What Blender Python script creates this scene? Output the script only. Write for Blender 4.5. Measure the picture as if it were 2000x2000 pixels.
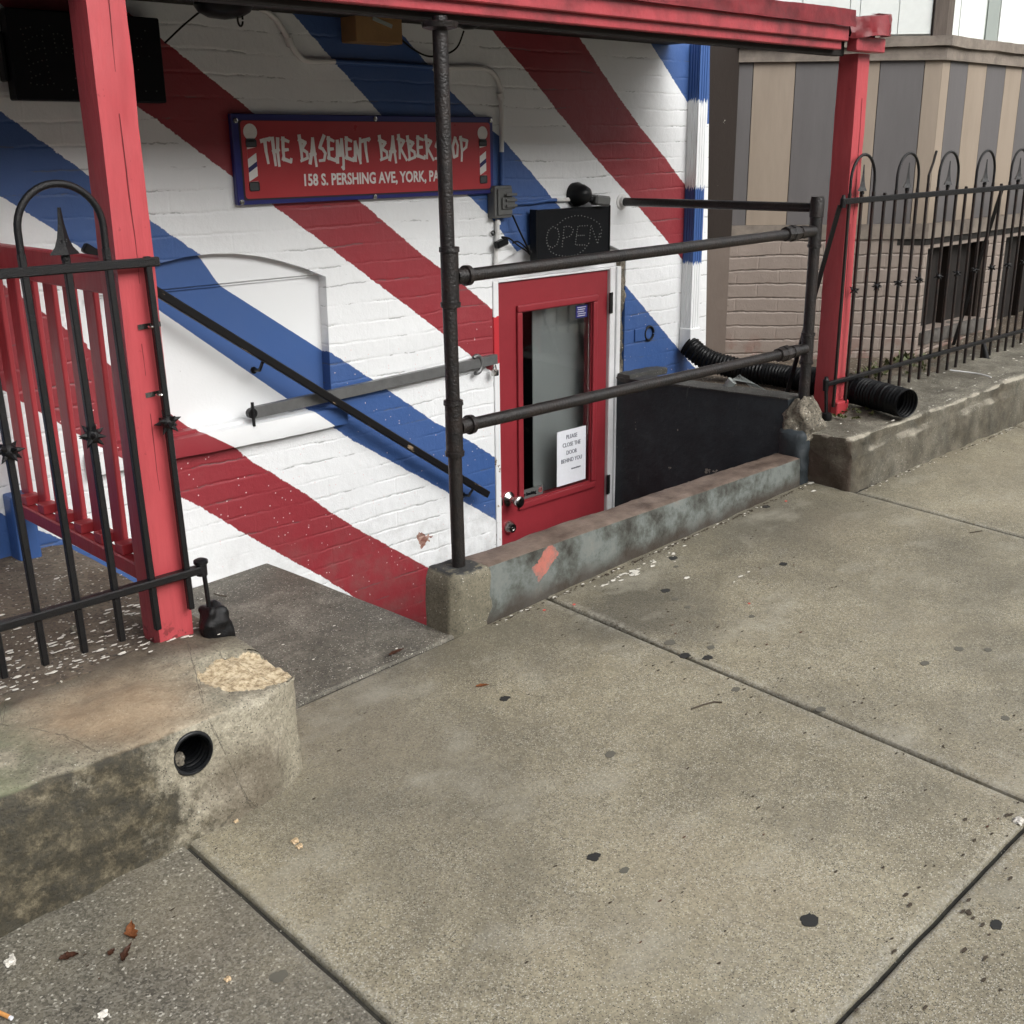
import bpy, bmesh, math, random
from mathutils import Vector, Matrix, noise
from mathutils.geometry import delaunay_2d_cdt
random.seed(7)
R = math.radians
sc = bpy.context.scene
for o in list(bpy.data.objects): bpy.data.objects.remove(o)
C = sc.collection

# ------------------------------------------------------------------ camera
FPX = 2206.6; YAW = R(45.885); PIT = R(17.856); ROL = R(-0.651); H = 1.6
SA, SB = 0.03739, 0.04426          # fall of the pavement along and across the street
fw = Vector((math.cos(YAW)*math.cos(PIT), math.sin(YAW)*math.cos(PIT), -math.sin(PIT)))
r0 = Vector((math.sin(YAW), -math.cos(YAW), 0)); u0 = r0.cross(fw)
rt = r0*math.cos(ROL)+u0*math.sin(ROL); up = -r0*math.sin(ROL)+u0*math.cos(ROL)
EYE = Vector((0, 0, H))
cam = bpy.data.objects.new('camera', bpy.data.cameras.new('camera')); C.objects.link(cam)
cam.matrix_world = Matrix(((rt.x, up.x, -fw.x, EYE.x), (rt.y, up.y, -fw.y, EYE.y), (rt.z, up.z, -fw.z, EYE.z), (0, 0, 0, 1)))
cam.data.sensor_width = 36; cam.data.lens = FPX/2000*36; cam.data.clip_start = 0.05; cam.data.clip_end = 400
sc.camera = cam

# ------------------------------------------------------------------ sky, sun, exposure
SUN_EL, SUN_AZ = R(35), R(6)       # from the street side, a little to the right
w = bpy.data.worlds.new('World'); sc.world = w; w.use_nodes = True
nt = w.node_tree; bg = nt.nodes['Background']
sky = nt.nodes.new('ShaderNodeTexSky'); sky.sky_type = 'NISHITA'; sky.sun_disc = False
sky.sun_elevation = SUN_EL; sky.sun_rotation = math.pi - SUN_AZ
sky.air_density = 1.0; sky.dust_density = 6.0; sky.ozone_density = 1.0
hs = nt.nodes.new('ShaderNodeHueSaturation'); hs.inputs['Saturation'].default_value = 0.16
nt.links.new(sky.outputs[0], hs.inputs['Color']); nt.links.new(hs.outputs[0], bg.inputs[0]); bg.inputs[1].default_value = 0.12
sd = bpy.data.lights.new('sun', 'SUN'); sd.energy = 1.5; sd.angle = R(52); sd.color = (1, 0.975, 0.94)
sun = bpy.data.objects.new('sun', sd); C.objects.link(sun)
sv = Vector((math.sin(SUN_AZ)*math.cos(SUN_EL), -math.cos(SUN_AZ)*math.cos(SUN_EL), math.sin(SUN_EL)))
sun.rotation_euler = sv.to_track_quat('Z', 'Y').to_euler()
sc.view_settings.view_transform = 'Standard'; sc.view_settings.look = 'None'
sc.view_settings.exposure = 0.51; sc.view_settings.gamma = 1.0

# ------------------------------------------------------------------ measuring helpers
def at(px, py, n, c):
    """point of the plane n.p = c seen at photo pixel (px, py)"""
    d = fw + rt*((px-1000)/FPX) - up*((py-1000)/FPX); n = Vector(n)
    return EYE + d*((c-n.dot(EYE))/n.dot(d))
def atY(px, py, y): return at(px, py, (0, 1, 0), y)
def atX(px, py, x): return at(px, py, (1, 0, 0), x)
def atZ(px, py, z): return at(px, py, (0, 0, 1), z)
def atS(px, py): return at(px, py, (-SA, -SB, 1), 0)
def sz(x, y): return SA*x+SB*y
WY = 3.44                           # face of the shop wall

# ------------------------------------------------------------------ materials
class N:
    def __init__(s, name, rough=0.6, metal=0.0, spec=0.5):
        s.m = bpy.data.materials.new(name); s.m.use_nodes = True; s.t = s.m.node_tree; s.n = s.t.nodes; s.l = s.t.links
        s.b = s.n['Principled BSDF']; s.b.inputs['Roughness'].default_value = rough; s.b.inputs['Metallic'].default_value = metal
        s.b.inputs['Specular IOR Level'].default_value = spec
        g = s.n.new('ShaderNodeNewGeometry'); s.pos = g.outputs['Position']; s.nrm = g.outputs['Normal']
    def set(s, sock, v):
        if hasattr(v, 'is_output'): s.l.new(v, sock)
        elif isinstance(v, (tuple, list)) and len(v) == 3 and sock.type == 'RGBA': sock.default_value = (*v, 1)
        else: sock.default_value = v
    def math(s, op, a, b=0.0, c=0.0, clamp=False):
        n = s.n.new('ShaderNodeMath'); n.operation = op; n.use_clamp = clamp
        s.set(n.inputs[0], a); s.set(n.inputs[1], b); s.set(n.inputs[2], c); return n.outputs[0]
    def sep(s, v=None):
        n = s.n.new('ShaderNodeSeparateXYZ'); s.l.new(v or s.pos, n.inputs[0]); return n.outputs
    def comb(s, x, y, z):
        n = s.n.new('ShaderNodeCombineXYZ'); s.set(n.inputs[0], x); s.set(n.inputs[1], y); s.set(n.inputs[2], z); return n.outputs[0]
    def vscale(s, v, sc3):
        n = s.n.new('ShaderNodeVectorMath'); n.operation = 'MULTIPLY'; s.l.new(v or s.pos, n.inputs[0]); n.inputs[1].default_value = sc3; return n.outputs[0]
    def noise(s, scale, detail=4, rough=0.55, vec=None, dist=0.0):
        n = s.n.new('ShaderNodeTexNoise'); n.inputs['Scale'].default_value = scale; n.inputs['Detail'].default_value = detail
        n.inputs['Roughness'].default_value = rough; n.inputs['Distortion'].default_value = dist; s.l.new(vec or s.pos, n.inputs['Vector']); return n.outputs[0]
    def voro(s, scale, feat='F1', vec=None, rand=1.0):
        n = s.n.new('ShaderNodeTexVoronoi'); n.feature = feat; n.inputs['Scale'].default_value = scale; s.l.new(vec or s.pos, n.inputs['Vector'])
        n.inputs['Randomness'].default_value = rand; return n.outputs
    def ramp(s, f, pts, interp='LINEAR'):
        n = s.n.new('ShaderNodeValToRGB'); n.color_ramp.interpolation = interp; e = n.color_ramp.elements
        while len(e) < len(pts): e.new(0.5)
        for i, (p, c) in enumerate(pts):
            e[i].position = p; e[i].color = (*c, 1) if isinstance(c, (tuple, list)) else (c, c, c, 1)
        s.set(n.inputs[0], f); return n.outputs[0]
    def mix(s, f, a, b, mode='MIX'):
        n = s.n.new('ShaderNodeMix'); n.data_type = 'RGBA'; n.blend_type = mode; s.set(n.inputs[0], f); s.set(n.inputs[6], a); s.set(n.inputs[7], b); return n.outputs[2]
    def bump(s, h, strength=0.4, dist=0.01, prev=None):
        n = s.n.new('ShaderNodeBump'); n.inputs['Strength'].default_value = strength; n.inputs['Distance'].default_value = dist
        s.set(n.inputs['Height'], h)
        if prev: s.l.new(prev, n.inputs['Normal'])
        return n.outputs[0]
    def gt(s, a, thr, soft=0.02):
        return s.math('DIVIDE', s.math('SUBTRACT', a, thr), soft, clamp=True) if not hasattr(thr, 'is_output') or True else None
    def out(s, col=None, rough=None, nrm=None):
        if col is not None: s.set(s.b.inputs['Base Color'], col)
        if rough is not None: s.set(s.b.inputs['Roughness'], rough)
        if nrm is not None: s.l.new(nrm, s.b.inputs['Normal'])
        return s.m
def paint(name, col, rough=0.45, dirt=0.25, dirtcol=None, bump=0.25, scale=14, chips=None, metal=0.0, streak=False, spec=0.5):
    m = N(name, rough, metal, spec)
    dirtcol = dirtcol or tuple(c*0.45 for c in col)
    v = m.vscale(None, (1, 1, 0.18)) if streak else None
    n1 = m.noise(scale, 6, 0.65, v); c = m.mix(m.ramp(n1, [(0.42, 0.0), (0.72, dirt)]), col, dirtcol)
    n3 = m.noise(scale*5, 3, 0.6, v); c = m.mix(m.ramp(n3, [(0.3, 0.14), (0.7, 0.0)]), c, tuple(x*0.6 for x in col))
    if chips:
        f = m.gt(m.noise(chips[1], 5, 0.7), chips[2], 0.015); c = m.mix(f, c, chips[0])
    return m.out(c, m.math('ADD', m.math('MULTIPLY', n3, 0.2), rough-0.1), m.bump(m.noise(scale*6, 4, 0.6, v), bump, 0.004))

RED_W = (0.270, 0.027, 0.037); BLUE_W = (0.040, 0.100, 0.285); WHITE_W = (0.80, 0.82, 0.83)
def edge(m, x, z, pts, wob):
    """x of a painted edge as a function of z"""
    pts = sorted((p[1], p[0]) for p in pts)
    Z0, Z1, X0, X1 = -0.5, 2.3, 0.0, 6.0
    (za, xa), (zb, xb) = pts[0], pts[1]; s = (xb-xa)/(zb-za); s = max(min(s, -1.2), -1.7)
    lo = (Z0, xa+s*(Z0-za))
    (za, xa), (zb, xb) = pts[-2], pts[-1]; s = (xb-xa)/(zb-za); s = max(min(s, -1.2), -1.7)
    hi = (Z1, xb+s*(Z1-zb))
    allp = [lo]+pts+[hi]
    n = m.n.new('ShaderNodeFloatCurve'); cu = n.mapping.curves[0]; n.mapping.extend = 'EXTRAPOLATED'
    n.mapping.use_clip = False
    q = [((a-Z0)/(Z1-Z0), (b-X0)/(X1-X0)) for a, b in allp]
    cu.points[0].location = q[0]; cu.points[1].location = q[-1]
    for p in q[1:-1]: cu.points.new(*p)
    for p in cu.points: p.handle_type = 'VECTOR'
    n.mapping.update()
    m.set(n.inputs['Value'], m.math('DIVIDE', m.math('SUBTRACT', z, Z0), Z1-Z0))
    xe = m.math('ADD', m.math('MULTIPLY', n.outputs[0], X1-X0), X0)
    return m.math('SUBTRACT', m.math('ADD', x, wob), xe)      # > 0 right of the edge
ST = dict(
 R1l=[(1.758, 1.731), (2.047, 1.53), (2.203, 1.427), (2.482, 1.233), (2.795, 1.013), (2.963, 0.892), (3.105, 0.789)],
 R1u=[(1.867, 1.922), (2.133, 1.741), (2.578, 1.423), (2.873, 1.206), (3.073, 1.081), (3.258, 0.945)],
 B1l=[(1.3, 1.484), (1.426, 1.396), (1.529, 1.312), (1.759, 1.118), (2.092, 0.854), (2.248, 0.73), (2.481, 0.547), (2.966, 0.226), (3.213, 0.059)],
 B1u=[(1.334, 1.715), (1.582, 1.525), (1.757, 1.392), (1.931, 1.267), (1.99, 1.176), (2.614, 0.75), (2.9, 0.543), (3.051, 0.453), (3.216, 0.341)],
 B2l=[(2.332, 2.043), (2.498, 1.894), (2.691, 1.724), (3.123, 1.415), (3.239, 1.328), (3.353, 1.214)],
 B2u=[(2.927, 1.897), (3.028, 1.812), (3.162, 1.718), (3.313, 1.63), (3.596, 1.394)],
 R2l=[(3.268, 2.025), (3.458, 1.882), (3.686, 1.696), (3.89, 1.538), (4.141, 1.356), (4.378, 1.177), (4.52, 1.064)],
 R2r=[(3.807, 1.992), (3.986, 1.831), (4.18, 1.671), (4.356, 1.545), (4.453, 1.465), (4.523, 1.414)],
 B3l=[(4.241, 2.023), (4.537, 1.767)],
 B4r=[(4.122, 0.921), (4.276, 0.782), (4.338, 0.71), (4.5, 0.612)],
 R3l=[(1.312, 0.857), (1.490, 0.711), (1.555, 0.658), (1.761, 0.474), (1.832, 0.423), (1.98, 0.296), (2.13, 0.173), (2.314, 0.028), (2.434, -0.077)],
 R3u=[(1.383, 1.141), (1.509, 1.023), (1.572, 0.964), (1.765, 0.769), (1.841, 0.697), (1.987, 0.603), (2.029, 0.559), (2.255, 0.382), (2.369, 0.281), (2.482, 0.188), (2.781, -0.031), (2.857, -0.088)],
 B0u=[(1.247, 0.496), (1.367, 0.408), (1.461, 0.334)])
ST['R3l'], ST['R3u'] = sorted(set(ST['R3l'])), sorted(set(ST['R3u']))
def brick_height(m, x, z, rows=0.0705, width=0.215, mortar=0.010):
    wob = m.math('MULTIPLY', m.math('SUBTRACT', m.noise(2.2, 3), 0.5), 0.035)
    wob2 = m.math('MULTIPLY', m.math('SUBTRACT', m.noise(30, 3), 0.5), 0.012)
    fr = m.math('FRACT', m.math('DIVIDE', m.math('ADD', m.math('ADD', z, m.math('MULTIPLY', rows, 50)), m.math('ADD', wob, wob2)), rows))
    bed = m.math('SUBTRACT', 1.0, m.math('DIVIDE', m.math('SUBTRACT', 0.5, m.math('ABSOLUTE', m.math('SUBTRACT', fr, 0.5))), 0.10, clamp=True))
    n = m.n.new('ShaderNodeTexBrick'); n.offset = 0.5; n.inputs['Scale'].default_value = 1
    n.inputs['Color1'].default_value = (1, 1, 1, 1); n.inputs['Color2'].default_value = (0.8, 0.8, 0.8, 1); n.inputs['Mortar'].default_value = (0, 0, 0, 1)
    n.inputs['Mortar Size'].default_value = mortar*0.62; n.inputs['Mortar Smooth'].default_value = 0.9
    n.inputs['Brick Width'].default_value = width; n.inputs['Row Height'].default_value = rows
    v = m.comb(m.math('ADD', x, wob2), m.math('ADD', z, m.math('ADD', wob, wob2)), 0)
    m.l.new(v, n.inputs['Vector']); return bed, m.math('ADD', m.math('MULTIPLY', bed, 0.8), m.math('MULTIPLY', m.math('MULTIPLY', n.outputs['Fac'], m.ramp(m.noise(5, 3), [(0.4, 0.1), (0.6, 1.0)])), 0.30))
def wall_material(flat=False, name='painted_brick'):
    m = N(name, 0.5)
    x, y, z = m.sep()
    wob = m.math('MULTIPLY', m.math('SUBTRACT', m.noise(42, 5, 0.75), 0.5), 0.032 if not flat else 0.006)
    E = {k: m.gt(edge(m, x, z, v, wob), 0.0, 0.0025) for k, v in ST.items()}
    inv = lambda f: m.math('SUBTRACT', 1.0, f)
    band = lambda a, b: m.math('MULTIPLY', E[a], inv(E[b]))
    mx = lambda *a: a[0] if len(a) == 1 else m.math('MAXIMUM', a[0], mx(*a[1:]))
    r1, r2, r3 = band('R1l', 'R1u'), m.math('MULTIPLY', E['R2l'], mx(inv(E['R2r']), m.math('LESS_THAN', z, 1.414))), band('R3l', 'R3u')
    b4 = m.math('MULTIPLY', m.math('MULTIPLY', inv(E['B4r']), m.math('GREATER_THAN', x, 4.06)), m.math('LESS_THAN', z, m.math('ADD', 0.93, wob)))
    r2 = m.math('MULTIPLY', r2, m.math('LESS_THAN', x, 4.60)); r2 = m.math('MULTIPLY', r2, m.math('GREATER_THAN', z, 1.03))
    red = mx(r1, r2, r3)
    blue = mx(band('B1l', 'B1u'), band('B2l', 'B2u'), E['B3l'], b4, m.math('MULTIPLY', inv(E['B0u']), m.math('LESS_THAN', x, 1.75)))
    blue = m.math('MULTIPLY', blue, inv(r2)); 
    b3only = m.math('MULTIPLY', E['B3l'], m.math('LESS_THAN', z, 1.70))
    blue = m.math('MULTIPLY', blue, inv(b3only))
    c = m.mix(blue, m.mix(red, WHITE_W, RED_W), BLUE_W)
    bc, bf = brick_height(m, x, z)
    big = m.noise(3.0, 5, 0.6); med = m.noise(19, 6, 0.7); fine = m.noise(90, 4, 0.6)
    c = m.mix(m.ramp(big, [(0.35, 0.0), (0.75, 0.12)]), c, m.mix(0.5, c, (0.25, 0.24, 0.22)))
    if not flat:
        # thin broken dark lines in the beds where the paint has opened
        line = m.math('MULTIPLY', m.gt(bc, 0.55, 0.2), m.gt(m.noise(6.5, 5, 0.75, m.vscale(None, (0.6, 1, 1.6))), 0.53, 0.04))
        c = m.mix(m.math('MULTIPLY', line, 0.5), c, (0.10, 0.10, 0.10))
        pit = m.gt(m.noise(55, 4, 0.8), 0.71, 0.02); c = m.mix(m.math('MULTIPLY', pit, 0.4), c, (0.12, 0.12, 0.12))
        # small white specks over the red and blue low on the wall
        v = m.voro(75); sp = m.math('MULTIPLY', m.math('LESS_THAN', v[0], 0.17), m.math('GREATER_THAN', m.sep(v[1])[0], 0.86))
        sp = m.math('MULTIPLY', sp, m.math('LESS_THAN', z, 0.9)); c = m.mix(sp, c, (0.75, 0.6, 0.6))
        # bare brick where paint flaked off
        px_, pz_ = 2.815, 0.045
        d = m.math('ADD', m.math('POWER', m.math('SUBTRACT', x, px_), 2.0), m.math('POWER', m.math('MULTIPLY', m.math('SUBTRACT', z, pz_), 1.0), 2.0))
        d = m.math('ADD', m.math('SQRT', d), m.math('MULTIPLY', m.math('SUBTRACT', m.noise(14, 3), 0.5), 0.17))
        pf = m.math('LESS_THAN', d, 0.030); c = m.mix(pf, c, m.ramp(m.noise(60, 3), [(0.4, (0.20, 0.07, 0.05)), (0.6, (0.42, 0.27, 0.22))]))
        dirt = m.math('MULTIPLY', m.gt(m.math('SUBTRACT', 0.30, z), 0.0, 0.25), m.ramp(m.noise(9, 5, 0.7), [(0.45, 0.0), (0.7, 0.35)]))
        c = m.mix(dirt, c, (0.16, 0.15, 0.13))
    else:
        pit = m.gt(m.noise(45, 3, 0.8), 0.72, 0.02); c = m.mix(m.math('MULTIPLY', pit, 0.35), c, (0.15, 0.15, 0.14))
    nb = m.bump(fine, 0.16, 0.003)
    nb = m.bump(med, 0.38 if not flat else 0.08, 0.008, nb)
    if not flat: nb = m.bump(m.math('MULTIPLY', m.math('SUBTRACT', 1.0, bf), m.ramp(m.noise(4, 3), [(0.40, 0.12), (0.64, 1.0)])), 0.42, 0.006, nb)
    return m.out(c, m.math('ADD', 0.38, m.math('MULTIPLY', med, 0.22)), nb)

def concrete(name, cols, spec_w=0.10, spec_k=0.10, mottle=2.2, rough=0.55, specks=310, bump=0.35, extra=None, blotch=0.5):
    m = N(name, rough)
    big = m.noise(mottle, 6, 0.62, dist=0.4); sm = m.noise(mottle*9, 5, 0.7)
    c = m.ramp(m.math('ADD', m.math('MULTIPLY', big, 0.75), m.math('MULTIPLY', sm, 0.25)), [(0.30, cols[0]), (0.5, cols[1]), (0.68, cols[2])])
    c = m.mix(m.ramp(m.noise(120, 3, 0.8), [(0.35, 0.35), (0.6, 0.0)]), c, tuple(x*0.45 for x in cols[0]))
    agg = m.sep(m.voro(specks*0.9)[1]); ag2 = m.sep(m.voro(specks*0.42)[1]); k_ = m.math('ADD', m.math('MULTIPLY', agg[0], 0.34), m.math('MULTIPLY', ag2[1], 0.22)); k_ = m.math('ADD', k_, 0.72)
    c = m.mix(1.0, c, m.comb(k_, k_, k_), 'MULTIPLY')
    v = m.voro(specks); rr = m.sep(v[1]); dens = m.ramp(m.noise(5, 4, 0.6), [(0.38, 0.4), (0.62, 1.0)])
    fw_ = m.math('MULTIPLY', m.math('LESS_THAN', rr[0], m.math('MULTIPLY', dens, spec_w)), m.math('LESS_THAN', v[0], 0.42))
    fk_ = m.math('MULTIPLY', m.math('LESS_THAN', rr[1], m.math('MULTIPLY', dens, spec_k)), m.math('LESS_THAN', v[0], 0.42))
    c = m.mix(m.math('MULTIPLY', fk_, 0.85), c, (0.03, 0.03, 0.026)); c = m.mix(m.math('MULTIPLY', fw_, 0.75), c, (0.60, 0.58, 0.50))
    v2 = m.voro(120); r2 = m.sep(v2[1]); f2 = m.math('MULTIPLY', m.math('LESS_THAN', r2[2], 0.075), m.math('LESS_THAN', v2[0], 0.24))
    c = m.mix(m.math('MULTIPLY', f2, 0.75), c, (0.04, 0.038, 0.035))
    f3 = m.math('MULTIPLY', m.math('GREATER_THAN', r2[2], 1.0-0.55*spec_w), m.math('LESS_THAN', v2[0], 0.21)); c = m.mix(m.math('MULTIPLY', f3, 0.7), c, (0.60, 0.58, 0.50))
    if extra: c = extra(m, c)
    nb = m.bump(m.noise(160, 4, 0.7), bump, 0.004); nb = m.bump(m.noise(22, 5, 0.7), bump*0.6, 0.012, nb)
    return m.out(c, m.math('SUBTRACT', rough+0.12, m.math('MULTIPLY', big, 0.25)), nb)
def blob(m, x, y, r, amp=0.5, sc=6, axis=(1, 1)):
    """soft irregular spot: 1 inside"""
    X, Y, Z = m.sep()
    d = m.math('SQRT', m.math('ADD', m.math('POWER', m.math('MULTIPLY', m.math('SUBTRACT', X, x), axis[0]), 2.0), m.math('POWER', m.math('MULTIPLY', m.math('SUBTRACT', Y, y), axis[1]), 2.0)))
    d = m.math('ADD', d, m.math('MULTIPLY', m.math('SUBTRACT', m.noise(sc, 5, 0.65), 0.5), amp))
    return m.math('SUBTRACT', 1.0, m.math('DIVIDE', m.math('SUBTRACT', d, r*0.5), r, clamp=True))
def side_extra(m, c):
    X, Y, Z = m.sep()
    # damp dirty margin along the foot of the curb wall and the blocks, rust tints, darker slab at the left
    nz = m.math('MULTIPLY', m.math('SUBTRACT', m.noise(4, 5, 0.6), 0.5), 0.9)
    f = m.gt(m.math('ADD', Y, nz), 1.95, 0.7)
    c = m.mix(m.math('MULTIPLY', f, 0.66), c, (0.060, 0.054, 0.042))
    c = m.mix(m.math('MULTIPLY', blob(m, 2.62, 2.12, 0.22, 0.35), 0.55), c, (0.05, 0.048, 0.042))
    c = m.mix(m.math('MULTIPLY', blob(m, 1.5, 1.9, 0.35, 0.5, 3), 0.35), c, (0.085, 0.08, 0.07))
    c = m.mix(m.math('MULTIPLY', blob(m, 3.6, 2.2, 0.25, 0.4, 4), 0.40), c, (0.07, 0.066, 0.056))
    jx = [m.math('ABSOLUTE', m.math('SUBTRACT', X, v)) for v in (0.988, 2.47, 4.074)]; jy = m.math('ABSOLUTE', m.math('SUBTRACT', Y, 0.788))
    dj = m.math('MINIMUM', m.math('MINIMUM', jx[0], jx[1]), m.math('MINIMUM', jx[2], jy))
    e1 = m.math('SUBTRACT', 1.0, m.math('DIVIDE', dj, m.math('ADD', 0.012, m.math('MULTIPLY', m.noise(7, 4), 0.06)), clamp=True))
    c = m.mix(m.math('MULTIPLY', e1, m.ramp(m.noise(90, 4, 0.8), [(0.45, 0.0), (0.6, 0.75)])), c, (0.50, 0.485, 0.42))
    e2 = m.math('SUBTRACT', 1.0, m.math('DIVIDE', m.math('SUBTRACT', dj, 0.004), m.math('MULTIPLY', m.noise(11, 4), 0.03), clamp=True))
    c = m.mix(m.math('MULTIPLY', e2, 0.45), c, (0.07, 0.066, 0.05))
    st = m.ramp(m.noise(2.4, 6, 0.68, dist=0.6), [(0.44, 0.0), (0.60, 0.55)]); c = m.mix(st, c, m.mix(0.55, c, (0.11, 0.102, 0.08)))
    ps = m.ramp(m.noise(3.7, 5, 0.6, m.vscale(None, (1.0, 1.6, 1))), [(0.55, 0.0), (0.72, 0.45)]); c = m.mix(ps, c, (0.40, 0.38, 0.31))
    l = m.math('SUBTRACT', 1.0, m.gt(X, 0.984, 0.004))
    c = m.mix(m.math('MULTIPLY', l, m.ramp(m.noise(5, 5, 0.65), [(0.35, 0.95), (0.65, 0.6)])), c, m.ramp(m.sep(m.voro(240)[1])[0], [(0.0, (0.05, 0.047, 0.040)), (0.45, (0.125, 0.116, 0.095)), (0.8, (0.19, 0.178, 0.145)), (0.955, (0.22, 0.21, 0.18)), (0.985, (0.48, 0.46, 0.40))]))
    c = m.mix(m.math('MULTIPLY', m.ramp(m.noise(1.3, 3, 0.5), [(0.5, 0.0), (0.75, 0.5)]), 0.5), c, (0.27, 0.215, 0.145))
    return c
M = {}
M['wall'] = wall_material(); M['board'] = wall_material(True, 'painted_board')
M['sidewalk'] = concrete('sidewalk_concrete', [(0.185, 0.165, 0.115), (0.325, 0.291, 0.204), (0.42, 0.378, 0.268)], 0.36, 0.46, 1.3, 0.52, 300, extra=side_extra)
M['landing'] = concrete('landing_concrete', [(0.055, 0.049, 0.038), (0.150, 0.137, 0.110), (0.29, 0.27, 0.222)], 0.10, 0.55, 4.2, 0.62, 230, bump=0.5)
M['dirt'] = concrete('joint_dirt', [(0.018, 0.017, 0.014), (0.032, 0.03, 0.024), (0.05, 0.05, 0.035)], 0.02, 0.1, 9, 0.9)
M['yard'] = concrete('yard_ground', [(0.065, 0.048, 0.034), (0.135, 0.105, 0.075), (0.23, 0.195, 0.15)], 0.10, 0.2, 4.0, 0.85, 120, bump=0.8)
def kerb_extra(m, c):
    n = m.sep(m.nrm); X, Y, Z = m.sep()
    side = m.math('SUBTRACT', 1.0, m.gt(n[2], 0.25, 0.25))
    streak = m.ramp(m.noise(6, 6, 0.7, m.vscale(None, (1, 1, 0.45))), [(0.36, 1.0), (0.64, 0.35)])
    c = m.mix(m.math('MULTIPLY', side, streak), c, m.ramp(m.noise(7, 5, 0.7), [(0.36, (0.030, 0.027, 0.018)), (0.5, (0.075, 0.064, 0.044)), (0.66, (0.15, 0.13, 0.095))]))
    end = m.gt(m.math('MULTIPLY', n[0], -1.0), 0.5, 0.2); c = m.mix(m.math('MULTIPLY', end, m.ramp(m.noise(7, 4), [(0.4, 0.9), (0.65, 0.25)])), c, (0.055, 0.032, 0.022))
    edge_ = m.math('MULTIPLY', m.gt(n[2], 0.30, 0.15), m.math('SUBTRACT', 1.0, m.gt(n[2], 0.82, 0.1)))
    c = m.mix(m.math('MULTIPLY', edge_, m.ramp(m.noise(18, 5, 0.7), [(0.38, 0.2), (0.58, 0.8)])), c, (0.42, 0.385, 0.31))
    top = m.gt(n[2], 0.85, 0.1); c = m.mix(m.math('MULTIPLY', top, m.ramp(m.noise(5, 6, 0.7), [(0.44, 0.0), (0.62, 0.7)])), c, (0.075, 0.066, 0.048))
    return c
M['kerb'] = concrete('kerb_concrete', [(0.09, 0.082, 0.062), (0.20, 0.185, 0.145), (0.31, 0.29, 0.23)], 0.10, 0.18, 3.2, 0.75, 200, bump=0.9, extra=kerb_extra)
M['asphalt'] = concrete('asphalt', [(0.03, 0.03, 0.03), (0.045, 0.045, 0.045), (0.07, 0.07, 0.068)], 0.05, 0.2, 2, 0.85)
def block_extra(m, c):
    X, Y, Z = m.sep(); nz = m.sep(m.nrm)
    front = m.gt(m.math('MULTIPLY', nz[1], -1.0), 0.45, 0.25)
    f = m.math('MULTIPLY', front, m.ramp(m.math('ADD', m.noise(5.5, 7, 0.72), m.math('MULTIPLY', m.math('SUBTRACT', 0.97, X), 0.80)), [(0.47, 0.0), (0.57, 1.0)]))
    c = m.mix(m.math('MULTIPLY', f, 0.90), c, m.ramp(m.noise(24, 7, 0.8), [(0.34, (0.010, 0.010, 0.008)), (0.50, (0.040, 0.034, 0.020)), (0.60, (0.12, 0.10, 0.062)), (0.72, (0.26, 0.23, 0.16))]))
    top = m.gt(nz[2], 0.6, 0.2)
    dm = m.math('MULTIPLY', top, m.math('MULTIPLY', m.gt(m.math('ADD', Y, m.math('MULTIPLY', m.noise(9, 4), 0.18)), 2.42, 0.12), 0.85))
    c = m.mix(dm, c, (0.075, 0.055, 0.038))
    moss = m.math('MULTIPLY', m.gt(m.math('SUBTRACT', 0.80, X), 0.0, 0.12), m.ramp(m.noise(10, 5), [(0.42, 0.0), (0.6, 0.65)]))
    c = m.mix(m.math('MULTIPLY', moss, top), c, (0.15, 0.17, 0.095))
    # rust tint on the top, raw stone where the skim coat broke off at the corner
    c = m.mix(m.math('MULTIPLY', top, m.math('MULTIPLY', blob(m, 0.93, 2.24, 0.16, 0.25, 5), 0.55)), c, (0.40, 0.27, 0.16))
    d = m.math('SQRT', m.math('ADD', m.math('POWER', m.math('MULTIPLY', m.math('SUBTRACT', X, 1.262), 0.85), 2.0), m.math('ADD', m.math('POWER', m.math('SUBTRACT', Y, 2.225), 2.0), m.math('POWER', m.math('SUBTRACT', Z, 0.43), 2.0))))
    d = m.math('ADD', d, m.math('MULTIPLY', m.math('SUBTRACT', m.noise(17, 4, 0.6), 0.5), 0.085))
    f = m.math('SUBTRACT', 1.0, m.gt(d, 0.095, 0.004))
    c = m.mix(f, c, m.ramp(m.noise(75, 4, 0.75), [(0.36, (0.26, 0.19, 0.11)), (0.5, (0.56, 0.45, 0.29)), (0.62, (0.72, 0.62, 0.44))]))
    br = m.math('MULTIPLY', blob(m, 1.16, 2.08, 0.10, 0.18, 8), m.gt(m.math('SUBTRACT', 0.34, Z), 0.0, 0.08))
    c = m.mix(m.math('MULTIPLY', m.math('MULTIPLY', br, front), 0.5), c, (0.075, 0.052, 0.034))
    cr = m.voro(2.6, 'DISTANCE_TO_EDGE', vec=m.vscale(None, (1, 1, 1)))
    nn = m.math('ADD', cr[0], m.math('MULTIPLY', m.math('SUBTRACT', m.noise(14, 4), 0.5), 0.05))
    cf = m.math('MULTIPLY', m.math('LESS_THAN', m.math('ABSOLUTE', nn), 0.0022), 0.5); c = m.mix(cf, c, (0.035, 0.03, 0.022))
    return c
M['block'] = concrete('old_skimmed_stone', [(0.15, 0.135, 0.10), (0.33, 0.300, 0.225), (0.47, 0.43, 0.335)], 0.02, 0.12, 4.2, 0.7, 260, bump=0.8, extra=block_extra)
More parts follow.
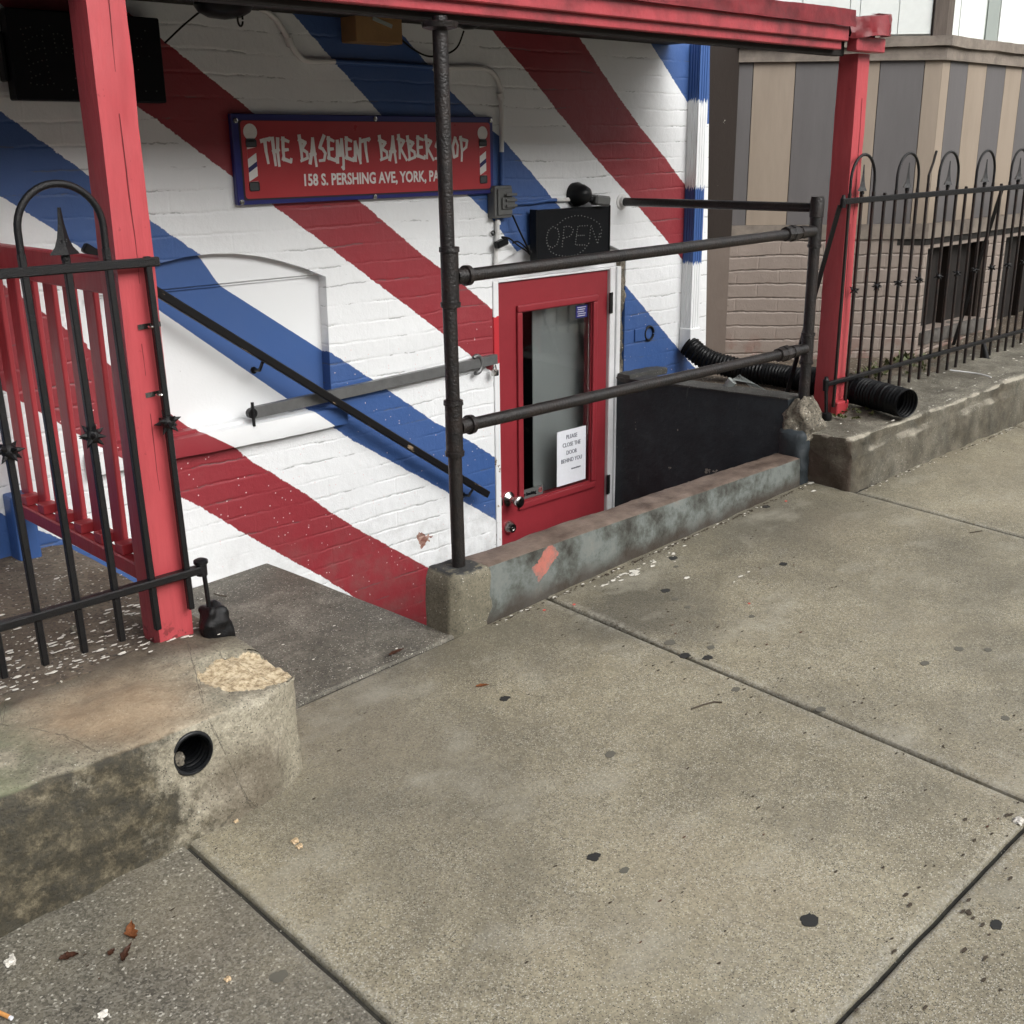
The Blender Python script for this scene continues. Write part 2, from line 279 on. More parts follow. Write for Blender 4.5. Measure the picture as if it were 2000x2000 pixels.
def curb_extra(m, c):
    X, Y, Z = m.sep(); nz = m.sep(m.nrm)
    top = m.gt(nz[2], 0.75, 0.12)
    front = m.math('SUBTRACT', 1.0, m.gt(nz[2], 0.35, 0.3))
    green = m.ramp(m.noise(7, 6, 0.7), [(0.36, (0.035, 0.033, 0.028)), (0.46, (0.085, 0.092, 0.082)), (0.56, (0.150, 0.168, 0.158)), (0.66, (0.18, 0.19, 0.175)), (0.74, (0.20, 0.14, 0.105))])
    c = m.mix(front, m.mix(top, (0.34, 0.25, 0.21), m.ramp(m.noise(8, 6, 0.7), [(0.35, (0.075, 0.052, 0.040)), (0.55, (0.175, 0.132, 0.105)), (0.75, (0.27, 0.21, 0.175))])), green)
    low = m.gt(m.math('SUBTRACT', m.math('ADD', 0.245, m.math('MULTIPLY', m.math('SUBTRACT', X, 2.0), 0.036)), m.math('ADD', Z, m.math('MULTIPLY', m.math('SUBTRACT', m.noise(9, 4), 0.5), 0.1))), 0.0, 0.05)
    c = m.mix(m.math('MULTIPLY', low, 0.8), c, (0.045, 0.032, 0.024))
    # faded orange spray mark, a slanted dash on the street face
    u = m.math('ADD', m.math('MULTIPLY', m.math('SUBTRACT', X, 2.468), 0.79), m.math('MULTIPLY', m.math('SUBTRACT', Z, 0.322), 0.62))
    v = m.math('SUBTRACT', m.math('MULTIPLY', m.math('SUBTRACT', Z, 0.322), 0.79), m.math('MULTIPLY', m.math('SUBTRACT', X, 2.468), 0.62))
    wb = m.math('MULTIPLY', m.math('SUBTRACT', m.noise(30, 5, 0.7), 0.5), 0.05)
    f = m.math('MULTIPLY', m.math('LESS_THAN', m.math('ABSOLUTE', m.math('ADD', u, wb)), 0.060), m.math('LESS_THAN', m.math('ABSOLUTE', m.math('ADD', v, wb)), 0.028))
    f = m.math('MULTIPLY', m.math('MULTIPLY', f, front), m.ramp(m.noise(26, 5, 0.7), [(0.36, 0.35), (0.55, 0.95)]))
    c = m.mix(f, c, (0.46, 0.15, 0.115))
    return c
M['curb'] = concrete('weathered_curb', [(0.06, 0.06, 0.05), (0.12, 0.12, 0.10), (0.2, 0.2, 0.17)], 0.0, 0.0, 3, 0.5, 200, bump=0.35, extra=curb_extra)
M['pier'] = concrete('fresh_mortar', [(0.13, 0.118, 0.084), (0.185, 0.168, 0.120), (0.235, 0.215, 0.158)], 0.02, 0.12, 5, 0.75, 260, bump=0.3,
    extra=lambda m, c: m.mix(m.math('MULTIPLY', m.gt(m.sep(m.nrm)[2], 0.55, 0.2), m.ramp(m.noise(16, 5, 0.7), [(0.42, 0.0), (0.5, 0.9)])), c, (0.025, 0.028, 0.032)))
M['crumble'] = concrete('crumbling_mortar', [(0.06, 0.052, 0.04), (0.17, 0.15, 0.115), (0.36, 0.32, 0.25)], 0.05, 0.3, 12, 0.85, 150, bump=1.0)
M['black_wall'] = paint('black_wall_paint', (0.032, 0.040, 0.046), 0.6, 0.6, (0.055, 0.060, 0.062), 0.5, 5, chips=((0.36, 0.34, 0.29), 16, 0.70), spec=0.3)
def stair_wall():
    m = N('black_wall_paint', 0.55, 0, 0.3); X, Y, Z = m.sep()
    c = m.ramp(m.noise(3.5, 6, 0.65), [(0.35, (0.020, 0.026, 0.030)), (0.55, (0.034, 0.042, 0.048)), (0.75, (0.060, 0.070, 0.076))])
    sc_ = m.gt(m.noise(26, 4, 0.7, m.vscale(None, (1, 1.0, 0.12))), 0.66, 0.05); c = m.mix(m.math('MULTIPLY', sc_, 0.35), c, (0.13, 0.14, 0.14))
    ch = m.math('MULTIPLY', m.gt(m.noise(17, 4, 0.6), 0.685, 0.01), m.math('LESS_THAN', Z, 0.45)); c = m.mix(ch, c, (0.40, 0.38, 0.32))
    low = m.math('MULTIPLY', m.gt(m.noise(5, 5, 0.7), 0.5, 0.1), 0.35); c = m.mix(low, c, (0.016, 0.018, 0.019))
    nb = m.bump(m.noise(11, 6, 0.7), 0.7, 0.012); return m.out(c, m.math('ADD', 0.4, m.math('MULTIPLY', m.noise(7, 4), 0.3)), nb)
M['black_wall'] = stair_wall()
M['black_wall_top'] = concrete('black_wall_top', [(0.03, 0.03, 0.028), (0.06, 0.06, 0.056), (0.10, 0.10, 0.09)], 0.03, 0.1, 8, 0.7)
def post_mat():
    m = N('red_post_paint', 0.42); X, Y, Z = m.sep(); v = m.vscale(None, (1, 1, 0.14))
    c = m.mix(m.ramp(m.noise(9, 5, 0.65, v), [(0.42, 0.0), (0.72, 0.3)]), (0.46, 0.068, 0.078), (0.26, 0.030, 0.037))
    c = m.mix(m.ramp(m.noise(60, 4, 0.7, v), [(0.35, 0.25), (0.6, 0.0)]), c, (0.26, 0.03, 0.036))
    low = m.math('DIVIDE', m.math('SUBTRACT', 0.50, Z), 0.10, clamp=True)
    rot = m.math('MULTIPLY', low, m.gt(m.noise(26, 5, 0.7), 0.52, 0.04)); c = m.mix(rot, c, (0.03, 0.012, 0.010))
    ch = m.gt(m.noise(34, 4, 0.7), 0.70, 0.01); c = m.mix(m.math('MULTIPLY', ch, 0.5), c, (0.20, 0.02, 0.03))
    return m.out(c, m.math('ADD', 0.34, m.math('MULTIPLY', m.noise(30, 3), 0.2)), m.bump(m.noise(70, 4, 0.65, v), 0.45, 0.004))
M['red_post0'] = paint('red_post_paint', (0.50, 0.078, 0.088), 0.42, 0.25, (0.30, 0.035, 0.042), 0.35, 7, streak=True)
M['red_post'] = post_mat()
M['red_crack'] = paint('dark_red_crack', (0.12, 0.012, 0.016), 0.7, 0.2)
M['red_trim'] = paint('red_flashing_paint', (0.41, 0.056, 0.068), 0.36, 0.95, (0.11, 0.024, 0.028), 0.5, 6)
M['red_rail'] = paint('red_railing_paint', (0.43, 0.046, 0.056), 0.42, 0.4, (0.16, 0.015, 0.02), 0.35, 12, streak=True)
M['red_door'] = paint('red_door_paint', (0.27, 0.027, 0.036), 0.38, 0.3, (0.17, 0.016, 0.022), 0.1, 9, chips=((0.6, 0.45, 0.42), 60, 0.80))
M['black_iron'] = paint('black_iron_paint', (0.0050, 0.0055, 0.0065), 0.34, 0.3, (0.020, 0.013, 0.010), 0.5, 60, spec=0.32)
M['rusty_iron'] = paint('rusty_black_iron', (0.013, 0.011, 0.010), 0.45, 0.55, (0.055, 0.020, 0.010), 0.6, 45, spec=0.32)
M['black_pipe'] = paint('black_pipe_paint', (0.0080, 0.0070, 0.0070), 0.36, 0.8, (0.026, 0.017, 0.014), 0.8, 22)
def wood_mat():
    m = N('worn_black_handrail', 0.42, 0, 0.25); X, Y, Z = m.sep()
    t = m.math('SUBTRACT', m.math('MULTIPLY', X, 0.82), m.math('MULTIPLY', Z, 0.57)); n = m.math('ADD', m.math('MULTIPLY', X, 0.57), m.math('MULTIPLY', Z, 0.82))
    v = m.comb(m.math('MULTIPLY', t, 0.22), Y, n)
    f = m.gt(m.noise(34, 5, 0.65, v), 0.645, 0.012)
    c = m.mix(f, m.mix(m.noise(20, 4, 0.6, v), (0.005, 0.005, 0.006), (0.012, 0.011, 0.011)), (0.24, 0.18, 0.12))
    return m.out(c, 0.42, m.bump(m.noise(60, 4, 0.6, v), 0.4, 0.003))
M['black_wood'] = wood_mat()
M['black_plastic'] = paint('black_plastic', (0.009, 0.010, 0.011), 0.35, 0.3, (0.02, 0.02, 0.02), 0.05, 20, spec=0.18)
M['pipe_plastic'] = paint('black_drain_plastic', (0.012, 0.013, 0.015), 0.30, 0.4, (0.04, 0.04, 0.038), 0.1, 25, spec=0.32)
M['black_board'] = paint('black_sign_board', (0.0035, 0.0045, 0.006), 0.5, 0.3, (0.014, 0.014, 0.016), 0.03, 8, spec=0.18)
M['galv'] = paint('galvanised_steel', (0.20, 0.205, 0.205), 0.42, 0.5, (0.10, 0.10, 0.10), 0.15, 18, metal=0.55)
M['grey_box'] = paint('grey_switch_box', (0.105, 0.108, 0.105), 0.5, 0.3, None, 0.1, 30)
M['chrome'] = paint('brushed_nickel', (0.55, 0.54, 0.52), 0.22, 0.2, (0.3, 0.3, 0.3), 0.03, 20, metal=1.0)
M['white_trim'] = paint('white_trim_paint', (0.76, 0.77, 0.78), 0.42, 0.25, (0.4, 0.4, 0.38), 0.12, 10, chips=((0.24, 0.17, 0.11), 22, 0.735))
M['conduit'] = paint('white_conduit', (0.72, 0.72, 0.71), 0.45, 0.3, (0.4, 0.4, 0.38), 0.1, 20)
M['blue_flat'] = paint('blue_paint', BLUE_W, 0.45, 0.25, None, 0.2, 14)
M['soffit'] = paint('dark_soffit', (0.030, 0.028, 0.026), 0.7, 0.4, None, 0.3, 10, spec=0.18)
M['tan_box'] = paint('tan_wood', (0.33, 0.19, 0.075), 0.6, 0.4, None, 0.2, 15)
M['tan_board'] = paint('tan_siding', (0.305, 0.250, 0.195), 0.55, 0.3, (0.16, 0.125, 0.09), 0.15, 9, streak=True)
M['grey_board'] = paint('grey_siding', (0.122, 0.115, 0.115), 0.5, 0.25, (0.07, 0.065, 0.065), 0.12, 9, streak=True)
M['tan_trim'] = paint('weathered_tan_trim', (0.235, 0.200, 0.165), 0.7, 0.75, (0.075, 0.06, 0.05), 0.5, 9)
M['brown_pil'] = paint('brown_pilaster', (0.026, 0.020, 0.017), 0.5, 0.3, (0.022, 0.018, 0.016), 0.2, 8, chips=((0.62, 0.60, 0.55), 26, 0.715), spec=0.18)  # dark brown paint, deepened to carry awning shade on the upper pilaster
M['brown_low'] = paint('faded_brown_pilaster', (0.135, 0.108, 0.090), 0.5, 0.3, (0.08, 0.06, 0.05), 0.2, 8, chips=((0.66, 0.65, 0.62), 24, 0.72))
M['brown_post'] = paint('weathered_brown_post', (0.125, 0.10, 0.082), 0.8, 0.8, (0.05, 0.04, 0.033), 0.6, 14, streak=True)
M['white_siding'] = paint('white_siding', (0.80, 0.84, 0.81), 0.4, 0.08, None, 0.02, 6)
M['white_grey'] = paint('grey_green_panel', (0.33, 0.37, 0.345), 0.4, 0.2, None, 0.05, 6)
M['white_speck'] = paint('white_paint_flake', (0.72, 0.69, 0.62), 0.6, 0.2)
M['tan_crumb'] = paint('tan_crumb', (0.62, 0.46, 0.28), 0.7, 0.2)
M['gum'] = paint('trodden_gum', (0.036, 0.036, 0.035), 0.45, 0.2, spec=0.18)
M['gum_faint'] = paint('faded_gum', (0.125, 0.118, 0.095), 0.6, 0.2)
M['marking'] = paint('orange_marking_paint', (0.62, 0.10, 0.08), 0.6, 0.2)
M['leaf'] = paint('dry_leaf', (0.36, 0.135, 0.05), 0.55, 0.6, (0.10, 0.035, 0.015), 0.2, 60)
M['leaf_dark'] = paint('dark_dry_leaf', (0.11, 0.045, 0.025), 0.55, 0.6, (0.03, 0.015, 0.01), 0.2, 60)
M['twig'] = paint('twig', (0.06, 0.045, 0.03), 0.8, 0.2)
M['weed'] = paint('weed_leaf', (0.075, 0.095, 0.028), 0.6, 0.6, (0.11, 0.085, 0.03), 0.1, 50)
M['filter'] = paint('cigarette_filter', (0.70, 0.33, 0.10), 0.7, 0.2)
M['paper'] = paint('white_paper', (0.78, 0.80, 0.85), 0.6, 0.05, None, 0.0)
M['ink'] = paint('grey_ink', (0.16, 0.17, 0.20), 0.7, 0.0, None, 0.0)
M['sign_red'] = paint('sign_red', (0.42, 0.040, 0.047), 0.32, 0.1, None, 0.02, 4)
M['sign_blue'] = paint('sign_blue', (0.022, 0.025, 0.16), 0.32, 0.1, None, 0.02, 4)
M['sign_shadow'] = paint('sign_dark_edge', (0.035, 0.022, 0.03), 0.35, 0.0, None, 0.0)
M['sign_white'] = paint('sign_lettering', (0.76, 0.75, 0.73), 0.4, 0.05, None, 0.0)
M['sign_grey'] = paint('sign_pole_grey', (0.055, 0.06, 0.065), 0.4, 0.05, None, 0.0)
M['sign_navy'] = paint('sign_pole_navy', (0.02, 0.022, 0.12), 0.4, 0.05, None, 0.0)
M['led'] = paint('unlit_led', (0.15, 0.16, 0.155), 0.35, 0.0, None, 0.0)
M['led_dim'] = paint('dusty_led', (0.06, 0.07, 0.062), 0.4, 0.0, None, 0.0)
M['blind'] = paint('grey_blind', (0.50, 0.51, 0.50), 0.7, 0.1, None, 0.02, 2)
M['dark_room'] = paint('dark_interior', (0.012, 0.012, 0.013), 0.8, 0.1, None, 0.0, spec=0.18)
M['cable'] = paint('black_cable', (0.008, 0.008, 0.009), 0.45, 0.1, None, 0.0, spec=0.18)
M['frayed'] = paint('frayed_plastic', (0.30, 0.33, 0.32), 0.5, 0.3, None, 0.2, 40)
M['mesh_dark'] = paint('dark_window_screen', (0.020, 0.018, 0.017), 0.5, 0.6, (0.05, 0.045, 0.042), 0.3, 26, streak=True, spec=0.18)
M['old_sill'] = paint('old_grey_sill', (0.085, 0.078, 0.07), 0.75, 0.7, (0.2, 0.19, 0.17), 0.5, 16)
def downspout_mat():
    m = N('banded_downspout_paint', 0.4); X, Y, Z = m.sep()
    zz = m.math('ADD', Z, m.math('MULTIPLY', m.math('SUBTRACT', m.noise(30, 3, 0.6, m.vscale(None, (6, 6, 0.4))), 0.5), 0.09))
    f = m.mix(m.math('GREATER_THAN', zz, 1.80), m.mix(m.math('LESS_THAN', zz, 1.06), m.mix(m.math('GREATER_THAN', zz, 1.41), BLUE_W, WHITE_W), WHITE_W), BLUE_W)
    d = m.ramp(m.noise(22, 5, 0.7, m.vscale(None, (3, 3, 0.3))), [(0.55, 0.0), (0.85, 0.18)])
    return m.out(m.mix(d, f, (0.2, 0.2, 0.2)), 0.4, m.bump(m.noise(60, 3, 0.6, m.vscale(None, (1, 1, 0.1))), 0.06, 0.003))
M['downspout'] = downspout_mat()
def jamb_mat():
    m = N('white_jamb_with_red_overspill', 0.42); X, Y, Z = m.sep()
    zz = m.math('ADD', Z, m.math('MULTIPLY', m.math('SUBTRACT', m.noise(40, 3), 0.5), 0.02))
    f = m.math('MULTIPLY', m.math('GREATER_THAN', zz, 0.735), m.math('LESS_THAN', zz, 0.93))
    ch = m.gt(m.noise(26, 5, 0.7), 0.62, 0.015); c = m.mix(m.math('MULTIPLY', ch, m.math('LESS_THAN', Z, 0.35)), (0.76, 0.77, 0.78), (0.22, 0.15, 0.10))
    return m.out(m.mix(f, c, (0.50, 0.03, 0.04)), 0.42)
M['jamb_paint'] = jamb_mat()
def taupe_brick():
    m = N('taupe_painted_brick', 0.6); X, Y, Z = m.sep()
    u = m.math('SUBTRACT', m.math('MULTIPLY', X, 1.0), m.math('MULTIPLY', Y, 0.42))
    bc, bf = brick_height(m, m.math('MULTIPLY', u, 0.98), Z, 0.0705, 0.215, 0.011)
    med = m.noise(14, 6, 0.75)
    c = m.mix(m.ramp(m.noise(4, 5), [(0.35, 0.0), (0.7, 0.5)]), (0.300, 0.248, 0.212), (0.225, 0.185, 0.158))
    line = m.math('MULTIPLY', m.gt(bf, 0.42, 0.2), m.gt(m.noise(9, 5, 0.75), 0.55, 0.06)); c = m.mix(m.math('MULTIPLY', line, 0.55), c, (0.06, 0.045, 0.036))
    pit = m.gt(m.noise(30, 5, 0.8), 0.66, 0.03); c = m.mix(m.math('MULTIPLY', pit, 0.6), c, (0.09, 0.06, 0.045))
    pk = m.math('MULTIPLY', m.gt(m.math('SUBTRACT', 0.68, Z), 0.0, 0.12), m.ramp(m.noise(11, 5), [(0.5, 0.0), (0.58, 0.7)])); c = m.mix(pk, c, (0.23, 0.12, 0.095))
    nb = m.bump(med, 0.45, 0.01); nb = m.bump(m.math('SUBTRACT', 1.0, bf), 0.6, 0.01, nb)
    return m.out(c, 0.55, nb)
M['taupe'] = taupe_brick()
def glass_mat():
    m = N('door_glass', 0.03); m.b.inputs['Transmission Weight'].default_value = 1.0; m.b.inputs['IOR'].default_value = 1.45
    m.b.inputs['Base Color'].default_value = (0.75, 0.78, 0.78, 1); return m.m
M['glass'] = glass_mat()

# ------------------------------------------------------------------ mesh helpers
def base_of(o):
    v = Vector((0, 0, 0))
    while o: v += Vector(o.location); o = o.parent
    return v
def obj(name, bm, mat, parent=None, label=None, cat=None, group=None, kind=None, smooth=None, loc=None):
    mats = mat if isinstance(mat, (list, tuple)) else [mat]
    me = bpy.data.meshes.new(name); off = base_of(parent) + (Vector(loc) if loc is not None else Vector())
    bmesh.ops.translate(bm, verts=bm.verts, vec=-off)
    bm.normal_update(); bm.to_mesh(me); bm.free()
    for x in mats: me.materials.append(M[x])
    o = bpy.data.objects.new(name, me); C.objects.link(o)
    if loc is not None: o.location = loc
    o.parent = parent
    if smooth is not None:
        me.shade_smooth()
        try: me.set_sharp_from_angle(angle=R(smooth))
        except Exception: pass
    for k, v in (('label', label), ('category', cat), ('group', group), ('kind', kind)):
        if v: o[k] = v
    return o
def thing(name, label, cat, loc, group=None):
    o = bpy.data.objects.new(name, None); C.objects.link(o); o.location = loc; o.empty_display_size = 0.1
    o['label'] = label; o['category'] = cat
    if group: o['group'] = group
    return o
def nbm(): return bmesh.new()
def box(bm, lo, hi, bev=0.0, seg=1, mi=0):
    vs = [bm.verts.new((x, y, z)) for x in (lo[0], hi[0]) for y in (lo[1], hi[1]) for z in (lo[2], hi[2])]
    fs = [bm.faces.new([vs[i] for i in f]) for f in ((0, 1, 3, 2), (4, 6, 7, 5), (0, 4, 5, 1), (2, 3, 7, 6), (0, 2, 6, 4), (1, 5, 7, 3))]
    for f in fs: f.material_index = mi
    if bev:
        es = list({e for f in fs for e in f.edges}); bmesh.ops.bevel(bm, geom=es, offset=bev, segments=seg, affect='EDGES', profile=0.6)
    return bm
def bar(bm, a, b, wx, wz, upv=(0, 0, 1), bev=0.0):
    """rectangular bar from a to b"""
    a, b = Vector(a), Vector(b); d = (b-a).normalized(); u = Vector(upv)
    s = d.cross(u).normalized(); u = s.cross(d).normalized()
    vs = []
    for p in (a, b):
        for i, j in ((-1, -1), (1, -1), (1, 1), (-1, 1)): vs.append(bm.verts.new(p+s*(i*wx/2)+u*(j*wz/2)))
    fs = [bm.faces.new([vs[i] for i in f]) for f in ((0, 3, 2, 1), (4, 5, 6, 7), (0, 1, 5, 4), (1, 2, 6, 5), (2, 3, 7, 6), (3, 0, 4, 7))]
    if bev: bmesh.ops.bevel(bm, geom=list({e for f in fs for e in f.edges}), offset=bev, segments=1, affect='EDGES')
    return bm
def tube(bm, pts, r, n=12, cap=True, closed=False):
    pts = [Vector(p) for p in pts]; rs = r if isinstance(r, (list, tuple)) else [r]*len(pts)
    rings = []; prev = None
    for i, p in enumerate(pts):
        a = pts[i-1] if i or closed else pts[i]; b = pts[(i+1) % len(pts)] if i < len(pts)-1 or closed else pts[i]
        t = (b-a).normalized()
        if prev is None:
            s = t.cross(Vector((0, 0, 1)));
            if s.length < 0.05: s = t.cross(Vector((0, 1, 0)))
            s.normalize()
        else:
            s = prev - t*prev.dot(t); s.normalize()
        prev = s; u = t.cross(s)
        rings.append([bm.verts.new(p+(s*math.cos(2*math.pi*k/n)+u*math.sin(2*math.pi*k/n))*rs[i]) for k in range(n)])
    m = len(rings)
    for i in range(m if closed else m-1):
        A, B = rings[i], rings[(i+1) % m]
        for k in range(n): bm.faces.new((A[k], A[(k+1) % n], B[(k+1) % n], B[k]))
    if cap and not closed: bm.faces.new(rings[0][::-1]); bm.faces.new(rings[-1])
    return bm
def arc(c, r, a0, a1, n, ax=Vector((1, 0, 0)), ay=Vector((0, 0, 1)), ry=None):
    ry = ry or r
    return [Vector(c)+ax*(r*math.cos(a0+(a1-a0)*i/n))+ay*(ry*math.sin(a0+(a1-a0)*i/n)) for i in range(n+1)]
def rbox(lo, hi, r=0.02, seg=0.02, amp=0.004, nsc=8, warp=None, mat_i=0, big=None):
    """rounded box on a fine grid, pushed about by noise: cast concrete and old stone"""
    lo, hi = Vector(lo), Vector(hi); bm = nbm(); cache = {}
    n = [max(2, round((hi[i]-lo[i])/seg)) for i in range(3)]
    segs = (big or (seg, seg, seg)); n = [max(2, round((hi[i]-lo[i])/segs[i])) for i in range(3)]
    def vert(i, j, k):
        key = (i, j, k)
        if key in cache: return cache[key]
        p = Vector([lo[a]+(hi[a]-lo[a])*key[a]/n[a] for a in range(3)])
        c = Vector([min(max(p[a], lo[a]+r), hi[a]-r) for a in range(3)]); d = p-c
        if d.length > 1e-9: nn = d.normalized(); p = c+nn*r
        else: nn = Vector((0, 0, 1))
        if sum(1 for a in range(3) if key[a] in (0, n[a])) == 1: pass
        q = p+nn*(noise.fractal(p*nsc, 0.9, 2.1, 5)*amp)+nn*(noise.noise(p*nsc*0.3)*amp*1.2)
        if warp: q = warp(q)
        cache[key] = bm.verts.new(q); return cache[key]
    for a in range(3):
        b, c = (a+1) % 3, (a+2) % 3
        for side in (0, n[a]):
            for i in range(n[b]):
                for j in range(n[c]):
                    q = []
                    for di, dj in ((0, 0), (1, 0), (1, 1), (0, 1)):
                        k = [0, 0, 0]; k[a] = side; k[b] = i+di; k[c] = j+dj; q.append(vert(*k))
                    f = bm.faces.new(q if side else q[::-1]); f.material_index = mat_i
    return bm
def plate(bm, outer, holes, y, depth, mi=0, grid=None):
    """upright slab in the XZ plane, front at y, with real openings; (x, z) loops"""
    vs, es = [], []
    for loop in [outer]+holes:
        s = len(vs); vs += [Vector(p) for p in loop]; es += [(s+i, s+(i+1) % len(loop)) for i in range(len(loop))]
    if grid:
        for g in grid: vs.append(Vector(g))
    V, E_, F_, *_ = delaunay_2d_cdt(vs, es, [], 0, 1e-6)
    def inside(p, loop):
        c = False
        for i in range(len(loop)):
            a, b = loop[i], loop[i-1]
            if (a[1] > p[1]) != (b[1] > p[1]) and p[0] < (b[0]-a[0])*(p[1]-a[1])/(b[1]-a[1])+a[0]: c = not c
        return c
    fr = [bm.verts.new((v[0], y, v[1])) for v in V]; bk = [bm.verts.new((v[0], y+depth, v[1])) for v in V]
    used = {}
    for f in F_:
        cx = sum(V[i][0] for i in f)/len(f); cz = sum(V[i][1] for i in f)/len(f)
        if not inside((cx, cz), outer) or any(inside((cx, cz), h) for h in holes): continue
        bm.faces.new([fr[i] for i in f]).material_index = mi; bm.faces.new([bk[i] for i in reversed(f)]).material_index = mi
        for i in range(len(f)):
            k = (f[i], f[(i+1) % len(f)]); used[k] = used.get(k, 0)+1
    for (a, b) in list(used):
        if (b, a) not in used: bm.faces.new([fr[a], bk[a], bk[b], fr[b]]).material_index = mi
    for v in [v for v in bm.verts if not v.link_faces]: bm.verts.remove(v)
    bmesh.ops.recalc_face_normals(bm, faces=bm.faces[:])
    return bm
def flat(bm, pts, nrm=(0, 0, 1), th=0.002, mi=0):
    """thin slab from a closed outline"""
    n = Vector(nrm).normalized(); a = [bm.verts.new(Vector(p)) for p in pts]; b = [bm.verts.new(Vector(p)+n*th) for p in pts]
    bm.faces.new(a[::-1]).material_index = mi; bm.faces.new(b).material_index = mi
    for i in range(len(a)): bm.faces.new((a[i], a[(i+1) % len(a)], b[(i+1) % len(a)], b[i])).material_index = mi
    return bm
def disc_cyl(bm, c, ax, r, h, n=20, r2=None):
    c = Vector(c); ax = Vector(ax).normalized(); return tube(bm, [c, c+ax*h], [r, r2 if r2 is not None else r], n)
def lathe(bm, c, ax, prof, n=20):
    c = Vector(c); ax = Vector(ax).normalized(); s = ax.cross(Vector((0, 0, 1)));
    if s.length < 0.05: s = ax.cross(Vector((0, 1, 0)))
    s.normalize(); u = ax.cross(s); rings = []
    for h, r in prof: rings.append([bm.verts.new(c+ax*h+(s*math.cos(2*math.pi*k/n)+u*math.sin(2*math.pi*k/n))*max(r, 1e-4)) for k in range(n)])
    for i in range(len(rings)-1):
        for k in range(n): bm.faces.new((rings[i][k], rings[i][(k+1) % n], rings[i+1][(k+1) % n], rings[i+1][k]))
    bm.faces.new(rings[0][::-1]); bm.faces.new(rings[-1]); return bm

# ================================================================== THE SETTING
# pavement: separate cast slabs with open joints over dirt
def slab(bm, x0, x1, y0, y1, mi=0, th=0.08, fall=None, g=0.0050):
    f = fall or sz; x0 += g; x1 -= g; y0 += g; y1 -= g
    nx, ny = max(2, round((x1-x0)/0.06)), max(2, round((y1-y0)/0.06))
    prof = [(0.0, -th), (0.0, -0.010), (0.0022, -0.004), (0.006, -0.0012), (0.012, 0.0)]
    rows = []
    def ring(ins, dz):
        L = []
        P = [(x0+ins, y0+ins), (x1-ins, y0+ins), (x1-ins, y1-ins), (x0+ins, y1-ins)]
        for i in range(4):
            a, b = P[i], P[(i+1) % 4]; n = nx if i % 2 == 0 else ny
            for k in range(n):
                t = k/n; x, y = a[0]+(b[0]-a[0])*t, a[1]+(b[1]-a[1])*t
                wob = noise.noise(Vector((x*9, y*9, 3)))*0.0025 if ins == 0 or ins < 0.003 else 0
                x2, y2 = (x, y+wob) if i % 2 == 0 else (x+wob, y)
                L.append(bm.verts.new((x2, y2, f(x, y)+dz)))
        return L
    rs = [ring(*p) for p in prof]
    for A, B in zip(rs, rs[1:]):
        for k in range(len(A)): bm.faces.new((A[k], A[(k+1) % len(A)], B[(k+1) % len(A)], B[k])).material_index = mi
    bm.faces.new(rs[-1]).material_index = mi
bm = nbm()
XJ = [-6.5, -5, -3.5, -2.0, -0.5, 0.988, 2.47, 4.074, 5.44, 6.9, 8.4, 9.9, 11.4]
for a, b in zip(XJ, XJ[1:]):
    for c, d in ((0.788, 2.40), (-0.8, 0.788)):
        y1 = d
        if d > 1: y1 = 2.46 if 2.0 < a < 4.0 else (2.19 if a > 4 else 2.397)
        if d > 1 and abs(a-0.988) < 0.01:
            slab(bm, a, b, c, 2.397); continue
        slab(bm, a, b, c, y1)
# trodden gum, marking-paint dots set into the surface
def spot(px, py, r, mi, el=1.3):
    p = atS(px, py); pts = []; r *= .72
    for k in range(26):
        t = 2*math.pi*k/26; rr = r*(1+0.32*noise.noise(Vector((px+math.cos(t)*1.3, py+math.sin(t)*1.3, 0)))+.22*noise.noise(Vector((px+math.cos(t)*4, py+math.sin(t)*4, 5))))
        x, y = p.x+math.cos(t)*rr*el, p.y+math.sin(t)*rr; pts.append((x, y, sz(x, y)+0.0003))
    flat(bm, pts, (0, 0, 1), 0.0012, mi)
for g in [(985, 1365, .016), (1160, 1674, .017), (1582, 1798, .022), (1946, 1807, .016)]: spot(*g, 1)
for g in [(1315, 1090, .02), (1300, 1154, .018), (1318, 1170, .013), (1530, 1102, .017), (1468, 1204, .012), (1382, 1285, .018), (1389, 1265, .014), (1338, 1281, .02), (1437, 1347, .014), (1496, 990, .018), (1343, 1186, .012), (1806, 1296, .016), (1963, 1403, .014), (1603, 1386, .016), (1320, 1107, .01)]: spot(*g, 1 if g[2] > .0165 else 2)
for g in [(1192, 1474, .016), (1309, 1255, .02), (1930, 1270, .014), (545, 1908, .02), (1220, 1700, .012), (1873, 1268, .016)]: spot(*g, 2)
for g in [(1121, 1181, .006), (1063, 1192, .006), (1463, 1179, .005), (1535, 979, .006)]: spot(*g, 3)
obj('sidewalk', bm, ['sidewalk', 'gum', 'gum_faint', 'marking'], kind='structure', smooth=30)
bm = nbm()
flat(bm, [(-6.6, -0.85, sz(-6.6, -.85)-.012-.06), (11.5, -0.85, sz(11.5, -.85)-.072), (11.5, 2.415, sz(11.5, 2.415)-.072), (-6.6, 2.415, sz(-6.6, 2.415)-.072)], th=0.060)
obj('ground_bed', bm, 'dirt', kind='structure')
